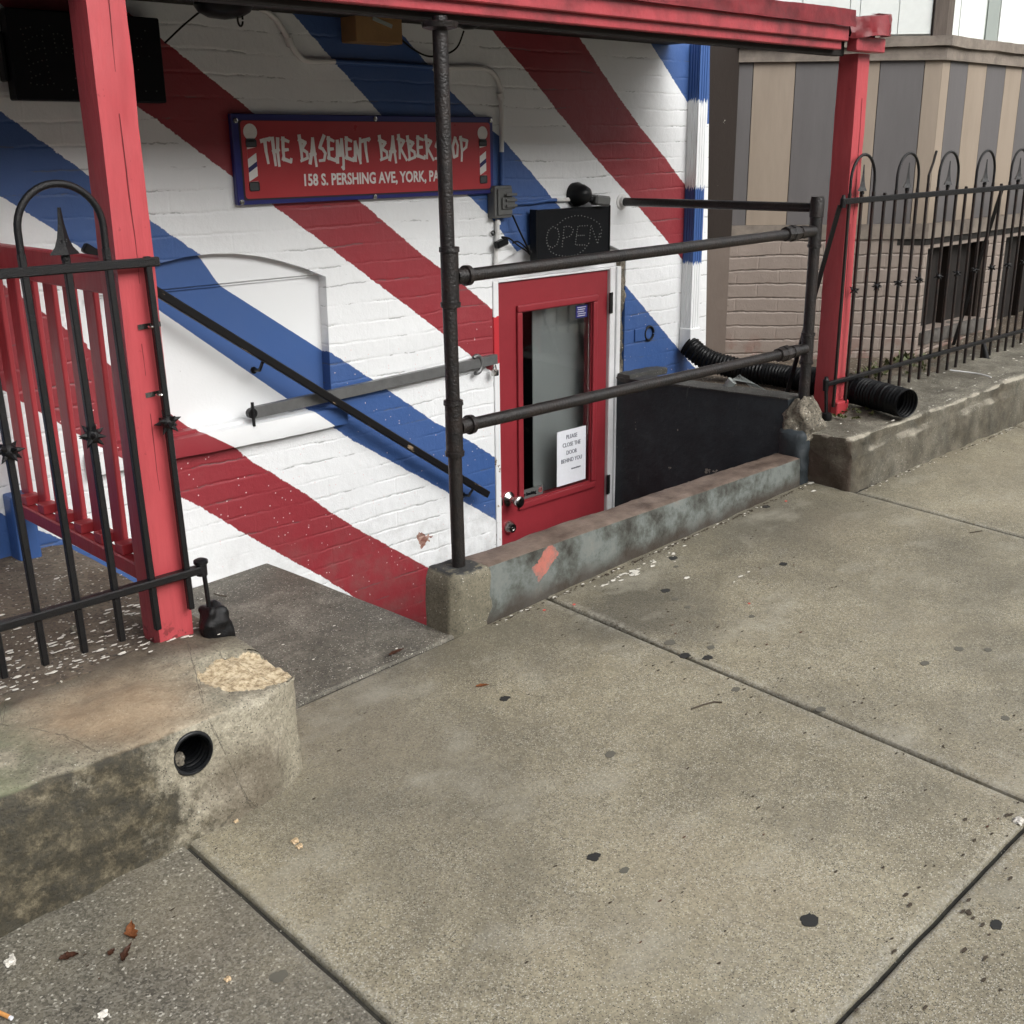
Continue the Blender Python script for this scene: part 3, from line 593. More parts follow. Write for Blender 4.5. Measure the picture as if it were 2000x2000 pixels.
# street edge, road, and the ground to the horizon
bm = nbm(); flat(bm, [(-6.5, -1.0, sz(-6.5, -1)-.2), (11.4, -1.0, sz(11.4, -1)-.2), (11.4, -0.81, sz(11.4, -.81)-.2), (-6.5, -.81, sz(-6.5, -.81)-.2)], th=0.2)
obj('street_kerb', bm, 'kerb', kind='structure')
bm = nbm(); flat(bm, [(-6.6, -9.5, sz(-6.6, -1)-.35), (11.5, -9.5, sz(11.5, -1)-.35), (11.5, -1.0, sz(11.5, -1)-.35), (-6.6, -1.0, sz(-6.6, -1)-.35)], th=0.2)
obj('road', bm, 'asphalt', kind='structure')
bm = nbm(); flat(bm, [(-120, -120, -1.75), (120, -120, -1.75), (120, 120, -1.75), (-120, 120, -1.75)], th=0.1)
obj('ground', bm, 'asphalt', kind='structure')
# entry landing between the blocks, falling gently to the wall
def fall_land(x, y): return sz(x, 2.40)+0.002-(y-2.40)*0.032+noise.noise(Vector((x*3, y*3, 0)))*0.004
bm = nbm(); slab(bm, 1.30, 2.085, 2.40, WY+0.03, fall=fall_land, th=0.30)
obj('landing', bm, 'landing', kind='structure', smooth=30)
# stair well: floor and steps going down along the wall to the door
bm = nbm()
N_ST = 6; top0 = 0.15; rise = (top0+0.97)/N_ST
for i in range(N_ST):
    z1 = top0-rise*(i+1); box(bm, (2.085+i*0.21, 2.525, -1.25), (2.085+(i+1)*0.21 if i < N_ST-1 else 4.03, WY+0.02, z1), 0.006)
obj('basement_steps', bm, 'landing', label='worn concrete steps going down beside the wall to the red door', cat='steps')
# raised yard at the left behind the railing and at the right behind the kerb
def sheet(x0, x1, y0, y1, zf, seg=0.04, amp=0.006, sk=None, skirt=0.3):
    bm = nbm(); nx, ny = round((x1-x0)/seg), round((y1-y0)/seg); V = {}
    for i in range(nx+1):
        for j in range(ny+1):
            x, y = x0+(x1-x0)*i/nx, y0+(y1-y0)*j/ny; e = noise.fractal(Vector((x*7, y*7, 1)), 1, 2, 4)*amp
            V[i, j] = bm.verts.new((x+(noise.noise(Vector((x*6, y*6, 9)))*0.008 if i in (0, nx) else 0), y, zf(x, y)+e))
    for i in range(nx):
        for j in range(ny): bm.faces.new((V[i, j], V[i+1, j], V[i+1, j+1], V[i, j+1]))
    ed = [V[i, 0] for i in range(nx+1)]+[V[nx, j] for j in range(1, ny+1)]+[V[i, ny] for i in range(nx-1, -1, -1)]+[V[0, j] for j in range(ny-1, 0, -1)]
    lo = [bm.verts.new((v.co.x, v.co.y, v.co.z-skirt)) for v in ed]
    for k in range(len(ed)): bm.faces.new((ed[k], lo[k], lo[(k+1) % len(ed)], ed[(k+1) % len(ed)]))
    return bm
obj('yard_left', sheet(-4.0, 1.345, 2.46, WY+0.02, lambda x, y: 0.420+0.004*math.sin(x*9)-0.02*max(0, (x-1.28)/0.07)**2*0.5), 'yard', kind='structure', smooth=50)
def ytop(x): return 0.468+0.043*(x-4.05)
obj('yard_right', sheet(4.13, 9.0, 2.52, 3.60, lambda x, y: ytop(x)-0.006+0.02*(y-2.5)), 'yard', kind='structure', smooth=50)

# ================================================================== BARBER SHOP BUILDING
shop = thing('barber_shop', 'white painted brick wall with diagonal red and blue stripes beside the basement door', 'building', (3.0, WY, 0.15))
DX0, DX1 = 3.235, 4.085
arch_door = [(DX0, -1.2), (DX1, -1.2), (DX1, 1.135)]+[(DX1+(DX0-DX1)*t, 1.135+0.105*math.sin(math.pi*t)) for t in (0.12, 0.25, 0.38, 0.5, 0.62, 0.75, 0.88)]+[(DX0, 1.135)]
WX0, WX1 = 1.50, 2.404
arch_win = [(WX0, 0.70), (WX1, 0.70), (2.412, 1.165)]+[(2.412+(WX0-2.412)*t, 1.165+0.112*math.sin(math.pi*min(1, t*0.98))**0.9) for t in (0.1, 0.2, 0.3, 0.4, 0.5, 0.6, 0.7, 0.8, 0.9)]+[(WX0, 1.165)]
bm = nbm(); plate(bm, [(-4.0, -1.2), (4.712, -1.2), (4.735, 0.5), (4.70, 1.3), (4.665, 2.04), (4.66, 2.16), (4.66, 7.0), (-4.0, 7.0)], [arch_door, arch_win], WY, 0.30)
wall_o = obj('wall', bm, 'wall', shop)
bm = nbm(); box(bm, (WX0-0.02, WY+0.048, 0.66), (WX1+0.03, WY+0.09, 1.166), 0.002); obj('window_board', bm, 'board', shop, label='smooth flat board filling the old arched window')
bm = nbm(); box(bm, (WX0-0.02, WY+0.032, 1.172), (WX1+0.03, WY+0.09, 1.30), 0.002); box(bm, (WX0-0.02, WY+0.040, 1.164), (WX1+0.02, WY+0.047, 1.170)); obj('arch_infill', bm, 'board', shop)
bm = rbox((WX0-0.06, WY-0.040, 0.618), (2.450, WY+0.06, 0.690), 0.008, 0.02, 0.003, 9); obj('window_sill', bm, 'board', shop, smooth=40)
bm = nbm(); bar(bm, (1.5, WY+0.025, 0.6925), (2.33, WY+0.025, 0.6945), 0.045, 0.004); obj('sill_strip', bm, 'soffit', shop)
# door frame, filling the arched opening round the door
bm = nbm()
ar = [(DX0+0.004, 1.078), (DX1-0.004, 1.078), (DX1-0.004, 1.133)]+[(DX1+(DX0-DX1)*t, 1.131+0.105*math.sin(math.pi*t)) for t in (0.12, 0.25, 0.38, 0.5, 0.62, 0.75, 0.88)]+[(DX0+0.004, 1.133)]
plate(bm, ar, [], WY+0.030, 0.10)
obj('door_arch_infill', bm, 'white_trim', shop)
fr = nbm(); box(fr, (3.238, WY-0.004, -1.0), (3.270, WY+0.12, 1.0775), 0.003); obj('door_jamb', fr, 'jamb_paint', shop)
fr = nbm(); box(fr, (3.2705, WY-0.002, 1.069), (3.975, WY+0.12, 1.0775), 0.002); obj('door_head', fr, 'white_trim', shop)
fr = nbm(); box(fr, (3.976, WY-0.004, -1.0), (4.012, WY+0.12, 1.0775), 0.003); box(fr, (4.013, WY+0.010, -1.0), (4.022, WY+0.12, 1.0775)); box(fr, (4.023, WY-0.004, -1.0), (4.052, WY+0.12, 1.0775), 0.003)
obj('door_jamb', fr, 'white_trim', shop)
bm = rbox((4.053, WY+0.004, 0.55), (4.088, WY+0.10, 1.15), 0.006, 0.012, 0.012, 22); obj('crumbled_mortar', bm, 'crumble', shop, smooth=40, label='crumbling mortar strip right of the door frame')
# door
GX0, GX1, GZ0, GZ1 = 3.417, 3.863, 0.087, 0.930
bm = nbm(); plate(bm, [(3.274, -0.955), (3.972, -0.955), (3.972, 1.066), (3.274, 1.066)], [[(GX0, GZ0), (GX1, GZ0), (GX1, GZ1), (GX0, GZ1)]], WY+0.012, 0.045)
door_o = obj('door', bm, 'red_door', shop, label='red door with tall glass pane')
bm = nbm()
for (a, b, c, d) in ((GX0-.034, GX1+.034, GZ1+.004, GZ1+.034), (GX0-.034, GX1+.034, GZ0-.034, GZ0-.004)):
    box(bm, (a, WY-0.003, c), (b, WY+0.0115, d), 0.006, 2)
for (a, b) in ((GX0-.034, GX0-.004), (GX1+.004, GX1+.034)): box(bm, (a, WY-0.001, GZ0-.003), (b, WY+0.0115, GZ1+.003), 0.006, 2)
obj('glazing_moulding', bm, 'red_door', door_o)
bm = nbm(); box(bm, (GX0+.001, WY+0.024, GZ0+.001), (GX1-.001, WY+0.029, GZ1-.001)); obj('glass_pane', bm, 'glass', door_o)
k = atY(1003, 975, WY-0.0)
bm = nbm(); lathe(bm, (3.325, WY+0.0115, 0.118), (0, -1, 0), [(0, .034), (.006, .033), (.012, .024), (.020, .014), (.045, .0135), (.050, .020), (.062, .0265), (.075, .026), (.080, .020), (.0805, .012)], 24); obj('door_knob', bm, 'chrome', door_o, smooth=40)
bm = nbm(); lathe(bm, (3.327, WY+0.0115, -0.015), (0, -1, 0), [(0, .031), (.010, .029), (.026, .020), (.027, .012), (.024, .0115), (.024, .006), (.027, .005)], 24); obj('deadbolt', bm, 'chrome', door_o, smooth=40)
for z in (0.87, -0.0):
    bm = nbm(); tube(bm, [(3.974, WY-0.006, z), (3.974, WY-0.006, z+.095)], .0065, 10); box(bm, (3.977, WY-0.0065, z), (3.992, WY-0.0045, z+.095)); obj('hinge', bm, 'black_iron', door_o)
bm = nbm(); box(bm, (3.2715, WY-0.001, 0.10), (3.2785, WY+0.0115, 0.135)); obj('latch_plate', bm, 'chrome', door_o)
# dim interior: side walls, a grey blind just inside, dark floor
bm = nbm()
box(bm, (3.10, WY+0.31, -1.2), (3.12, WY+2.2, 1.5)); box(bm, (4.20, WY+0.31, -1.2), (4.22, WY+2.2, 1.5)); box(bm, (3.125, WY+2.18, -1.2), (4.195, WY+2.2, 1.5)); box(bm, (3.125, WY+0.31, 1.3), (4.195, WY+2.17, 1.32)); box(bm, (3.125, WY+0.31, -1.2), (4.195, WY+2.17, -1.0))
obj('interior', bm, 'dark_room', shop)
bm = nbm(); plate(bm, [(3.585, 0.06), (3.98, -0.02), (3.98, 1.06), (3.585, 1.06)], [], WY+0.115, 0.004); obj('window_blind', bm, 'blind', shop)
# patched vent beside the stairwell
bm = nbm(); box(bm, (4.155, WY-0.008, 0.715), (4.235, WY+.01, 0.775), 0.002); obj('vent_cover', bm, 'blue_flat', shop)
bm = nbm(); tube(bm, arc((4.262, WY-.006, 0.745), 0.033, 0, 2*math.pi*0.97, 18), 0.006, 8); obj('wall_ring', bm, 'black_iron', shop)
bm = nbm(); box(bm, (1.175, WY-0.075, 0.405), (1.245, WY, 0.62), 0.012, 2)
obj('blue_utility_box', bm, 'blue_flat', label='blue painted box standing against the wall behind the red railing', cat='box')
# dark band of the neighbouring pilaster is part of the next house

# ================================================================== NOTICES ON THE DOOR
def text_bm(s, size, mat=None, bold=0.0, xs=1.0, align='CENTER', extr=0.0008, space=1.0):
    cu = bpy.data.curves.new('t', 'FONT'); cu.body = s; cu.size = size; cu.align_x = align; cu.extrude = extr; cu.offset = bold; cu.space_character = space; cu.resolution_u = 3
    o = bpy.data.objects.new('t', cu); C.objects.link(o); dg = bpy.context.evaluated_depsgraph_get(); dg.update()
    me = bpy.data.meshes.new_from_object(o.evaluated_get(dg)); bm = nbm(); bm.from_mesh(me)
    bpy.data.objects.remove(o); bpy.data.curves.remove(cu); bpy.data.meshes.remove(me)
    for v in bm.verts: v.co = Vector((v.co.x*xs, v.co.y, v.co.z))
    return bm
def place_text(bm, x, y, z, into=None):
    for v in bm.verts: v.co = Vector((x+v.co.x, y-v.co.z, z+v.co.y))
    if into is not None:
        me = bpy.data.meshes.new('x'); bm.to_mesh(me); bm.free(); into.from_mesh(me); bpy.data.meshes.remove(me); return into
    return bm
pn = thing('paper_notice', 'white paper notice asking to close the door, taped low on the door glass', 'notice', (3.745, WY+.0225, 0.10))
bm = nbm(); box(bm, (3.648, WY+.0210, 0.100), (3.845, WY+.0225, 0.360)); obj('sheet', bm, 'paper', pn)
bm = nbm()
for s, z, ss, dx in (('PLEASE', .318, .028, 0), ('CLOSE THE', .281, .028, 0), ('DOOR', .243, .028, 0), ('BEHIND YOU', .206, .028, 0), ('MANAGEMENT', .166, .011, .03)):
    place_text(text_bm(s, ss, xs=0.86), 3.746+dx, WY+.0198, z, bm)
obj('lettering', bm, 'ink', pn)
ns = thing('smoking_notice', 'small grey no smoking strip in the lower left corner of the door glass', 'notice', (3.48, WY+.022, 0.09))
bm = nbm(); box(bm, (3.419, WY+.0215, 0.089), (3.556, WY+.0228, 0.133)); obj('strip', bm, 'grey_box', ns)
bm = nbm(); place_text(text_bm('No Smoking', 0.022, bold=0.0008, xs=0.86), 3.462, WY+.0203, 0.103, bm); obj('lettering', bm, 'black_board', ns)
bm = nbm(); tube(bm, arc((3.538, WY+.0207, .112), .010, 0, 2*math.pi*.97, 16), .0016, 6); bar(bm, (3.531, WY+.0207, .119), (3.545, WY+.0207, .105), .002, .003, (0, 1, 0)); obj('symbol', bm, 'sign_red', ns)
bs = thing('blue_sticker', 'small dark blue sticker with white print in the top right corner of the door glass', 'sticker', (3.81, WY+.022, 0.865))
bm = nbm(); box(bm, (3.772, WY+.0222, 0.866), (3.848, WY+.0232, 0.922)); obj('film', bm, 'sign_blue', bs)
bm = nbm()
for i in range(5): box(bm, (3.780+.004*(i % 2), WY+.0212, 0.912-i*.0095), (3.838-.006*(i % 3), WY+.0221, 0.9143-i*.0095))
obj('print', bm, 'sign_white', bs)

# ================================================================== SHOP SIGN
SY = WY-0.018
sg = thing('shop_sign', 'long red and blue shop sign with graffiti lettering and two barber poles on the wall', 'sign', (2.65, SY, 1.42))
X0, X1, Z0, Z1 = 2.062, 3.232, 1.428, 1.717
bm = nbm(); box(bm, (X0, SY-.006, Z0), (X1, SY+.016, Z1), 0.003); obj('border_panel', bm, 'sign_blue', sg)
def rrect(x0, x1, z0, z1, r, n=5):
    P = []
    for cx, cz, a in ((x1-r, z1-r, 0), (x0+r, z1-r, 90), (x0+r, z0+r, 180), (x1-r, z0+r, 270)):
        for i in range(n+1): t = R(a+90*i/n); P.append((cx+r*math.cos(t), cz+r*math.sin(t)))
    return P
bm = nbm(); plate(bm, rrect(X0+.024, X1-.022, Z0+.014, Z1-.020, .008), [], SY-.0072, 0.001); obj('shadow_line', bm, 'sign_shadow', sg)
bm = nbm(); plate(bm, rrect(X0+.030, X1-.020, Z0+.020, Z1-.022, .012), [], SY-.0086, 0.001); obj('red_field', bm, 'sign_red', sg)
# graffiti letters as tapering strokes in a 1 x 1 cell
GL = {
 'T': [[(-.05, .93), (.95, 1.03), (.8, .95)], [(.36, 1.0), (.42, .5), (.58, 0)]],
 'H': [[(.12, 1.1), (.2, .5), (.3, -.05)], [(.72, 1.08), (.62, .5), (.70, -.08)], [(.1, .52), (.8, .6)]],
 'E': [[(.22, 1.02), (.16, .5), (.2, .06)], [(.12, .98), (.85, .86)], [(.12, .5), (.72, .52)], [(.05, .14), (.95, .0), (1.02, .12)]],
 'B': [[(.06, 1.08), (.2, .5), (.24, .02)], [(.0, .92), (.72, .78), (.26, .52), (.85, .36), (.9, .12), (.1, .0)]],
 'A': [[(.05, -.02), (.4, .6), (.52, 1.05), (.66, .4), (.8, -.15)], [(.12, .34), (.8, .38)]],
 'S': [[(.80, 1.12), (.42, .82), (.22, .62), (.55, .55), (.86, .36), (.66, .06), (.10, .04)]],
 'M': [[(.08, .0), (.18, .95), (.46, .3), (.72, 1.02), (.85, .2), (.80, -.3), (.62, -.2)]],
 'N': [[(.12, .0), (.2, .85), (.72, .02), (.78, -.12)], [(.72, .1), (.86, 1.0)]],
 'R': [[(.1, 1.05), (.2, .5), (.16, -.02)], [(.0, .9), (.72, .78), (.28, .46), (.98, -.1)]],
 'O': [[(.5, .98), (.16, .55), (.3, .05), (.72, .12), (.84, .6), (.5, .98)]],
 'P': [[(.12, 1.04), (.24, .4), (.18, -.12)], [(.0, .96), (.95, .85), (.82, .55), (.25, .36)]]}
def ribbon(bm, pts, w0, w1, y, th=0.001):
    n = len(pts)
    for i in range(n-1):
        a, b = Vector((pts[i][0], 0, pts[i][1])), Vector((pts[i+1][0], 0, pts[i+1][1])); d = (b-a)
        if d.length < 1e-6: continue
        d.normalize(); s = Vector((d.z, 0, -d.x)); wa, wb = w0+(w1-w0)*i/(n-1), w0+(w1-w0)*(i+1)/(n-1)
        yy = Vector((0, y-0.00004*(i % 3), 0))
        P = [a+s*wa-d*wa*.6+yy, a-s*wa-d*wa*.6+yy, b-s*wb+d*wb*.6+yy, b+s*wb+d*wb*.6+yy]
        flat(bm, P, (0, -1, 0), th)
bm = nbm()
LH = 0.076
def word(txt, pa, pb, lz):
    xa, xb = atY(pa, 290, SY-.009).x, atY(pb, 290, SY-.009).x; n = len(txt); cw = (xb-xa)/n
    for i, ch in enumerate(txt):
        jig = 0.05*math.sin(i*2.3+len(txt))
        for k_, st in enumerate(GL[ch]):
            ribbon(bm, [(xa+cw*(i+.04+p[0]*.90), lz+LH*(p[1]+jig)) for p in st], .0066, .0046, SY-.0087-0.0002*k_-0.0001*(i % 2))
for t_, pa_, pb_, lz_ in (('THE', 511, 568, 1.560), ('BASEMENT', 584, 724, 1.562), ('BARBERSHOP', 740, 914, 1.566)):
    bm = nbm(); word(t_, pa_, pb_, lz_); obj('name_lettering', bm, 'sign_white', sg)
ax0, ax1 = atY(590, 340, SY-.009).x, atY(858, 338, SY-.009).x
tb_ = text_bm('158 S. PERSHING AVE, YORK, PA', 0.054, bold=0.0016, xs=1, align='LEFT', extr=.0004, space=1.02)
wd = max(v.co.x for v in tb_.verts)
for v in tb_.verts: v.co.x *= (ax1-ax0)/wd
bm = nbm(); place_text(tb_, ax0, SY-.0094, 1.484, bm); obj('address_lettering', bm, 'sign_white', sg)
def pole(xc, z0, z1):
    h = z1-z0; b = nbm(); w = .0185
    disc_cyl(b, (xc, SY-.0087, z1-.026), (0, -1, 0), .026, .0006, 24); pt = obj('barber_pole_picture', b, 'sign_white', sg)
    b = nbm(); box(b, (xc-.020, SY-.0094, z1-.074), (xc+.020, SY-.0087, z1-.0505), .003); box(b, (xc-.0165, SY-.0094, z1-.058), (xc+.0165, SY-.0088, z1-.047), .002); box(b, (xc-.019, SY-.0094, z0), (xc+.019, SY-.0087, z0+.03), .004); obj('pole_cap', b, 'sign_grey', pt)
    za, zb = z0+.031, z1-.0745
    b = nbm(); box(b, (xc-.017, SY-.0091, za), (xc+.017, SY-.0087, zb)); obj('pole_body', b, 'sign_white', pt)
    H_ = zb-za
    for nm, mt, cs in (('red_stripe', 'sign_red', (.03, .86, 1.0)), ('blue_stripe', 'sign_navy', (.46,))):
        b = nbm()
        for c_ in cs:
            zc = za+H_*c_; P = [(xc-.017, zc-.022), (xc+.017, zc-.002), (xc+.017, zc+.014), (xc-.017, zc-.006)]
            P = [(x, min(max(z, za), zb)) for x, z in P]
            if abs(P[3][1]-P[0][1])+abs(P[2][1]-P[1][1]) < .004: continue
            flat(b, [(x, SY-.0091, z) for x, z in P], (0, -1, 0), .0004)
        obj(nm, b, mt, pt)
pole(2.127, 1.472, 1.686); pole(3.172, 1.468, 1.682)
for (x, z) in ((X0+.014, Z1-.022), (2.648, Z1-.012), (X1-.014, Z1-.014), (X0+.014, Z0+.010), (2.632, Z0+.008), (X1-.014, Z0+.012)):
    b = nbm(); lathe(b, (x, SY-.0062, z), (0, -1, 0), [(0, .0085), (.0035, .0085), (.004, .004), (.0065, .0038)], 14); obj('bolt', b, 'chrome', sg)

# ================================================================== AWNING
aw = thing('awning', 'red painted wooden awning with metal flashing over the basement entrance', 'awning', (2.8, 2.9, 2.0))
AX0 = -1.2
bm = nbm()
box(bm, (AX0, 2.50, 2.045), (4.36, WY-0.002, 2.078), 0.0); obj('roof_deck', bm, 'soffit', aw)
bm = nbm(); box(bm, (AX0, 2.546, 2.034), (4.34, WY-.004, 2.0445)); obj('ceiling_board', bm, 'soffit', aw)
bm = nbm(); box(bm, (AX0, 2.468, 1.9475), (4.19, 2.50, 1.9835), 0.003); obj('lower_fascia', bm, 'red_trim', aw)
bm = nbm(); box(bm, (AX0, 2.448, 1.977), (4.205, 2.467, 2.030), 0.003); obj('middle_fascia', bm, 'red_trim', aw)
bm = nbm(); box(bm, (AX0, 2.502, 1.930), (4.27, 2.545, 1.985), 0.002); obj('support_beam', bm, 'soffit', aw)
# dented sheet metal flashing: a thin folded strip whose corner piece flares out past the post
def strip(bm, path, zt, zb, seg=0.02, amp=0.004, lip=0.06, th=0.0015, seed=0):
    P = []
    for (a, b) in zip(path, path[1:]):
        a, b = Vector(a), Vector(b); n = max(1, round((b-a).length/seg))
        for i in range(n): P.append(a+(b-a)*i/n)
    P.append(Vector(path[-1])); rows = []
    for i, p in enumerate(P):
        a = P[max(0, i-1)]; b = P[min(len(P)-1, i+1)]; t = (b-a).normalized(); nn = Vector((t.y, -t.x, 0))
        zt_, zb_ = (zt(p.x) if callable(zt) else zt), (zb(p.x) if callable(zb) else zb)
        e = lambda k: noise.noise(Vector((p.x*11+seed, p.y*11, k*1.7)))*amp+noise.noise(Vector((p.x*40+seed, p.y*40, k*3)))*amp*.4
        row = [p-nn*lip+Vector((0, 0, zt_+.004))]
        for k in range(5):
            f = k/4; row.append(p+nn*(e(k)+0.006*f)+Vector((0, 0, zt_+(zb_-zt_)*f+e(k+9)*(.6 if k in (0, 4) else .2))))
        row.append(p+nn*(e(4)-.008)+Vector((0, 0, zb_+.003)))
        rows.append([bm.verts.new(v) for v in row])
    for A, B in zip(rows, rows[1:]):
        for k in range(len(A)-1): bm.faces.new((A[k], A[k+1], B[k+1], B[k]))
    bmesh.ops.solidify(bm, geom=bm.faces[:], thickness=th)
bm = nbm(); strip(bm, [(AX0, 2.436, 0), (4.215, 2.432, 0)], lambda x: 2.083+.004*math.sin(x*5), 2.026, amp=.0035); obj('flashing', bm, 'red_trim', aw, smooth=40)
bm = nbm(); strip(bm, [(4.222, 2.455, 0), (4.30, 2.415, 0), (4.405, 2.395, 0), (4.50, 2.44, 0), (4.53, 2.50, 0)], lambda x: 2.062+.03*(x-4.22)/.3, lambda x: 1.992+.06*max(0, x-4.25), seg=.012, amp=.011, lip=.05, seed=5); obj('corner_flashing', bm, 'red_trim', aw, smooth=40)
bm = nbm(); box(bm, (4.255, 2.44, 1.946), (4.475, 2.485, 1.999), .003); obj('post_cap', bm, 'red_trim', aw)
bm = nbm(); box(bm, (4.362, 2.50, 1.999), (4.50, 2.75, 2.075), .004); box(bm, (4.42, 2.47, 2.078), (4.56, 2.62, 2.085), .001); obj('gutter_end', bm, 'black_plastic', aw)
for nm_, (xa, ya, za, zt) in (('left', (1.172, 2.480, .395, 2.046)), ('right', (4.362, 2.490, .475, 2.046 - .1))):
    rp = rbox((xa, ya, za), (xa+.093, ya+.090, zt), .005, .02, .0022, 5, big=(.018, .018, .03))
    o = obj('post', rp, 'red_post', aw, smooth=40)
    zc = za+.35
    while zc < zt-.15:
        b = nbm(); L = random.uniform(.35, .6); px_ = xa+.050+random.uniform(-.010, .010); pts = []
        for i in range(8):
            f = i/7; pts.append((px_+noise.noise(Vector((zc+f*L, 3, 1))*6)*.007-f*.004, ya-.0012, min(zc+f*L, zt-.02)))
        for i in range(7): bar(b, pts[i], pts[i+1], .0006+.0012*math.sin(math.pi*i/7), .0012, (0, 1, 0))
        zc += L+random.uniform(.02, .2); obj('timber_crack', b, 'red_crack', o)
bm = nbm(); box(bm, (4.352, 2.455, .472), (4.445, 2.489, .535), .004); obj('post_foot_block', bm, 'red_rail', aw)
bm = nbm(); bar(bm, (4.33, 2.60, .515), (4.12, 3.10, .525), .04, .05, bev=.003); obj('red_timber', bm, 'red_rail', label='short red painted timber lying behind the black pipe post', cat='timber', smooth=None)

# things under the awning
fx = atY(438, 30, WY-.16).x
bm = nbm(); lathe(bm, (fx, WY-.16, 2.033), (0, 0, -1), [(0, .085), (.012, .090), (.030, .078), (.045, .05), (.052, .0)], 28)
fl = thing('ceiling_fixture', 'round black fixture with a hanging ring under the awning', 'fixture', (fx, WY-.16, 2.033)); obj('housing', bm, 'black_plastic', fl, smooth=50)
bm = nbm(); p = atY(469, 38, WY-.2); tube(bm, arc(p, .009, 0, 2*math.pi*.96, 16, ry=.019), .0032, 8); tube(bm, [p+Vector((.002, 0, .019)), p+Vector((.004, 0, .045))], .006, 8); tube(bm, arc(p+Vector((.02, 0, .045)), .016, -2.6, 1.2, 10), .0035, 8); obj('ring', bm, 'black_iron', fl, smooth=60)
tb = thing('junction_box', 'tan wooden box fixed under the awning beside the black pipe', 'box', (2.66, WY-.1, 1.96))
bm = nbm(); a, b2 = atY(697, 82, WY-.09), atY(787, 82, WY-.09); box(bm, (a.x, WY-.09, a.z+.002), (b2.x, WY-.001, 2.044), .003); obj('case', bm, 'tan_box', tb)
bm = nbm(); bar(bm, (a.x+.07, WY-.094, 2.030), (b2.x-.05, WY-.094, 2.008), .004, .012, (0, 0, 1)); obj('paper_tag', bm, 'white_grey', tb)
def cable(name, pts, r, mat, label, cat='cable', sub=6, sag=0.0):
    P = [Vector(p) for p in pts]; Q = []
    for i in range(len(P)-1):
        p0, p1, p2, p3 = P[max(0, i-1)], P[i], P[i+1], P[min(len(P)-1, i+2)]
        for k in range(sub):
            t = k/sub; Q.append(0.5*((2*p1)+(-p0+p2)*t+(2*p0-5*p1+4*p2-p3)*t*t+(-p0+3*p1-3*p2+p3)*t**3))
    Q.append(P[-1]); bm = nbm(); tube(bm, Q, r, 8); return obj(name, bm, mat, label=label, cat=cat, smooth=60)
cable('cable', [atY(785, 78, WY-.05), atY(810, 98, WY-.03), atY(838, 110, WY-.02), atY(870, 106, WY-.02), atY(893, 92, WY-.03), atY(906, 60, WY-.05)], .0035, 'cable', 'thin dark cable drooping from the tan box behind the pipe post')
cable('cable', [atY(404, 12, WY-.1), atY(360, 48, WY-.1), atY(322, 84, WY-.1)], .003, 'cable', 'thin straight black cable from the round fixture to the large unlit board')
bm = nbm(); lathe(bm, atY(915, 50, WY-.12), (0, 0, 1), [(-.012, .02), (0, .045), (.03, .05)], 20); obj('ceiling_light_mount', bm, 'black_plastic', label='small dark round mount under the awning right of the pipe post', cat='fixture', smooth=50)
# led message board
LY = WY-.075
lb = thing('message_board', 'large unlit black LED board on the wall behind the left red post', 'sign', (1.62, LY, 1.75))
q = [atY(8, 12, LY), atY(307, 36, LY), atY(330, 199, LY), atY(36, 198, LY)]
x0_, x1_ = (q[0].x+q[3].x)/2, (q[1].x+q[2].x)/2; z0_, z1_ = (q[2].z+q[3].z)/2, (q[0].z+q[1].z)/2
bm = nbm(); box(bm, (x0_, LY, z0_), (x1_, LY+.055, z1_), .004); obj('case', bm, 'black_board', lb)
bm = nbm(); box(bm, (x0_-.012, LY+.03, z0_+.05), (x0_-.0005, LY+.075, z1_-.06), .004); obj('bracket', bm, 'black_plastic', lb)
bm = nbm()
zz = [(40, 57), (50, 55), (59, 53), (83, 58), (45, 67), (63, 72), (72, 70), (82, 70), (83, 81), (48, 80), (56, 77), (50, 92), (60, 100), (69, 97), (77, 95), (87, 94), (53, 104), (89, 105), (56, 116), (65, 124), (74, 121), (82, 118), (91, 117), (57, 128), (93, 129), (60, 140), (95, 141), (62, 152), (70, 148), (78, 145), (98, 153), (60, 162), (72, 165), (83, 166), (93, 165), (105, 163), (96, 50), (104, 66), (112, 66), (121, 69), (106, 76), (124, 77), (107, 84), (124, 85), (109, 93), (130, 94), (142, 95), (110, 103), (120, 103), (129, 102), (142, 105), (121, 175), (143, 176), (149, 138), (148, 153), (268, 75), (276, 76), (283, 60), (267, 92), (276, 91), (270, 110), (291, 110), (270, 136), (285, 178), (306, 178)]
for (x, y) in zz:
    p = atY(x, y, LY-.001); disc_cyl(bm, p, (0, -1, 0), .0022, .0015, 6)
obj('led_dots', bm, 'led_dim', lb)

# ================================================================== ELECTRICAL ITEMS BY THE DOOR
pts = [atY(455, 6, WY-.014), atY(500, 12, WY-.014), atY(537, 36, WY-.014), atY(560, 70, WY-.014), atY(580, 104, WY-.014), atY(598, 118, WY-.014), atY(640, 120, WY-.014), atY(760, 126, WY-.014), atY(850, 132, WY-.014), atY(935, 133, WY-.014), atY(962, 142, WY-.014), atY(975, 165, WY-.014), atY(979, 200, WY-.014), atY(980, 362, WY-.014)]
cd = thing('conduit', 'white painted electrical conduit running under the awning and down to the grey switch box', 'conduit', (3.3, WY-.014, 1.6))
P = [Vector(p) for p in pts]; Q = []
for i in range(len(P)-1):
    p0, p1, p2, p3 = P[max(0, i-1)], P[i], P[i+1], P[min(len(P)-1, i+2)]
    for k in range(6):
        t = k/6; Q.append(0.5*((2*p1)+(-p0+p2)*t+(2*p0-5*p1+4*p2-p3)*t*t+(-p0+3*p1-3*p2+p3)*t**3))
Q.append(P[-1])
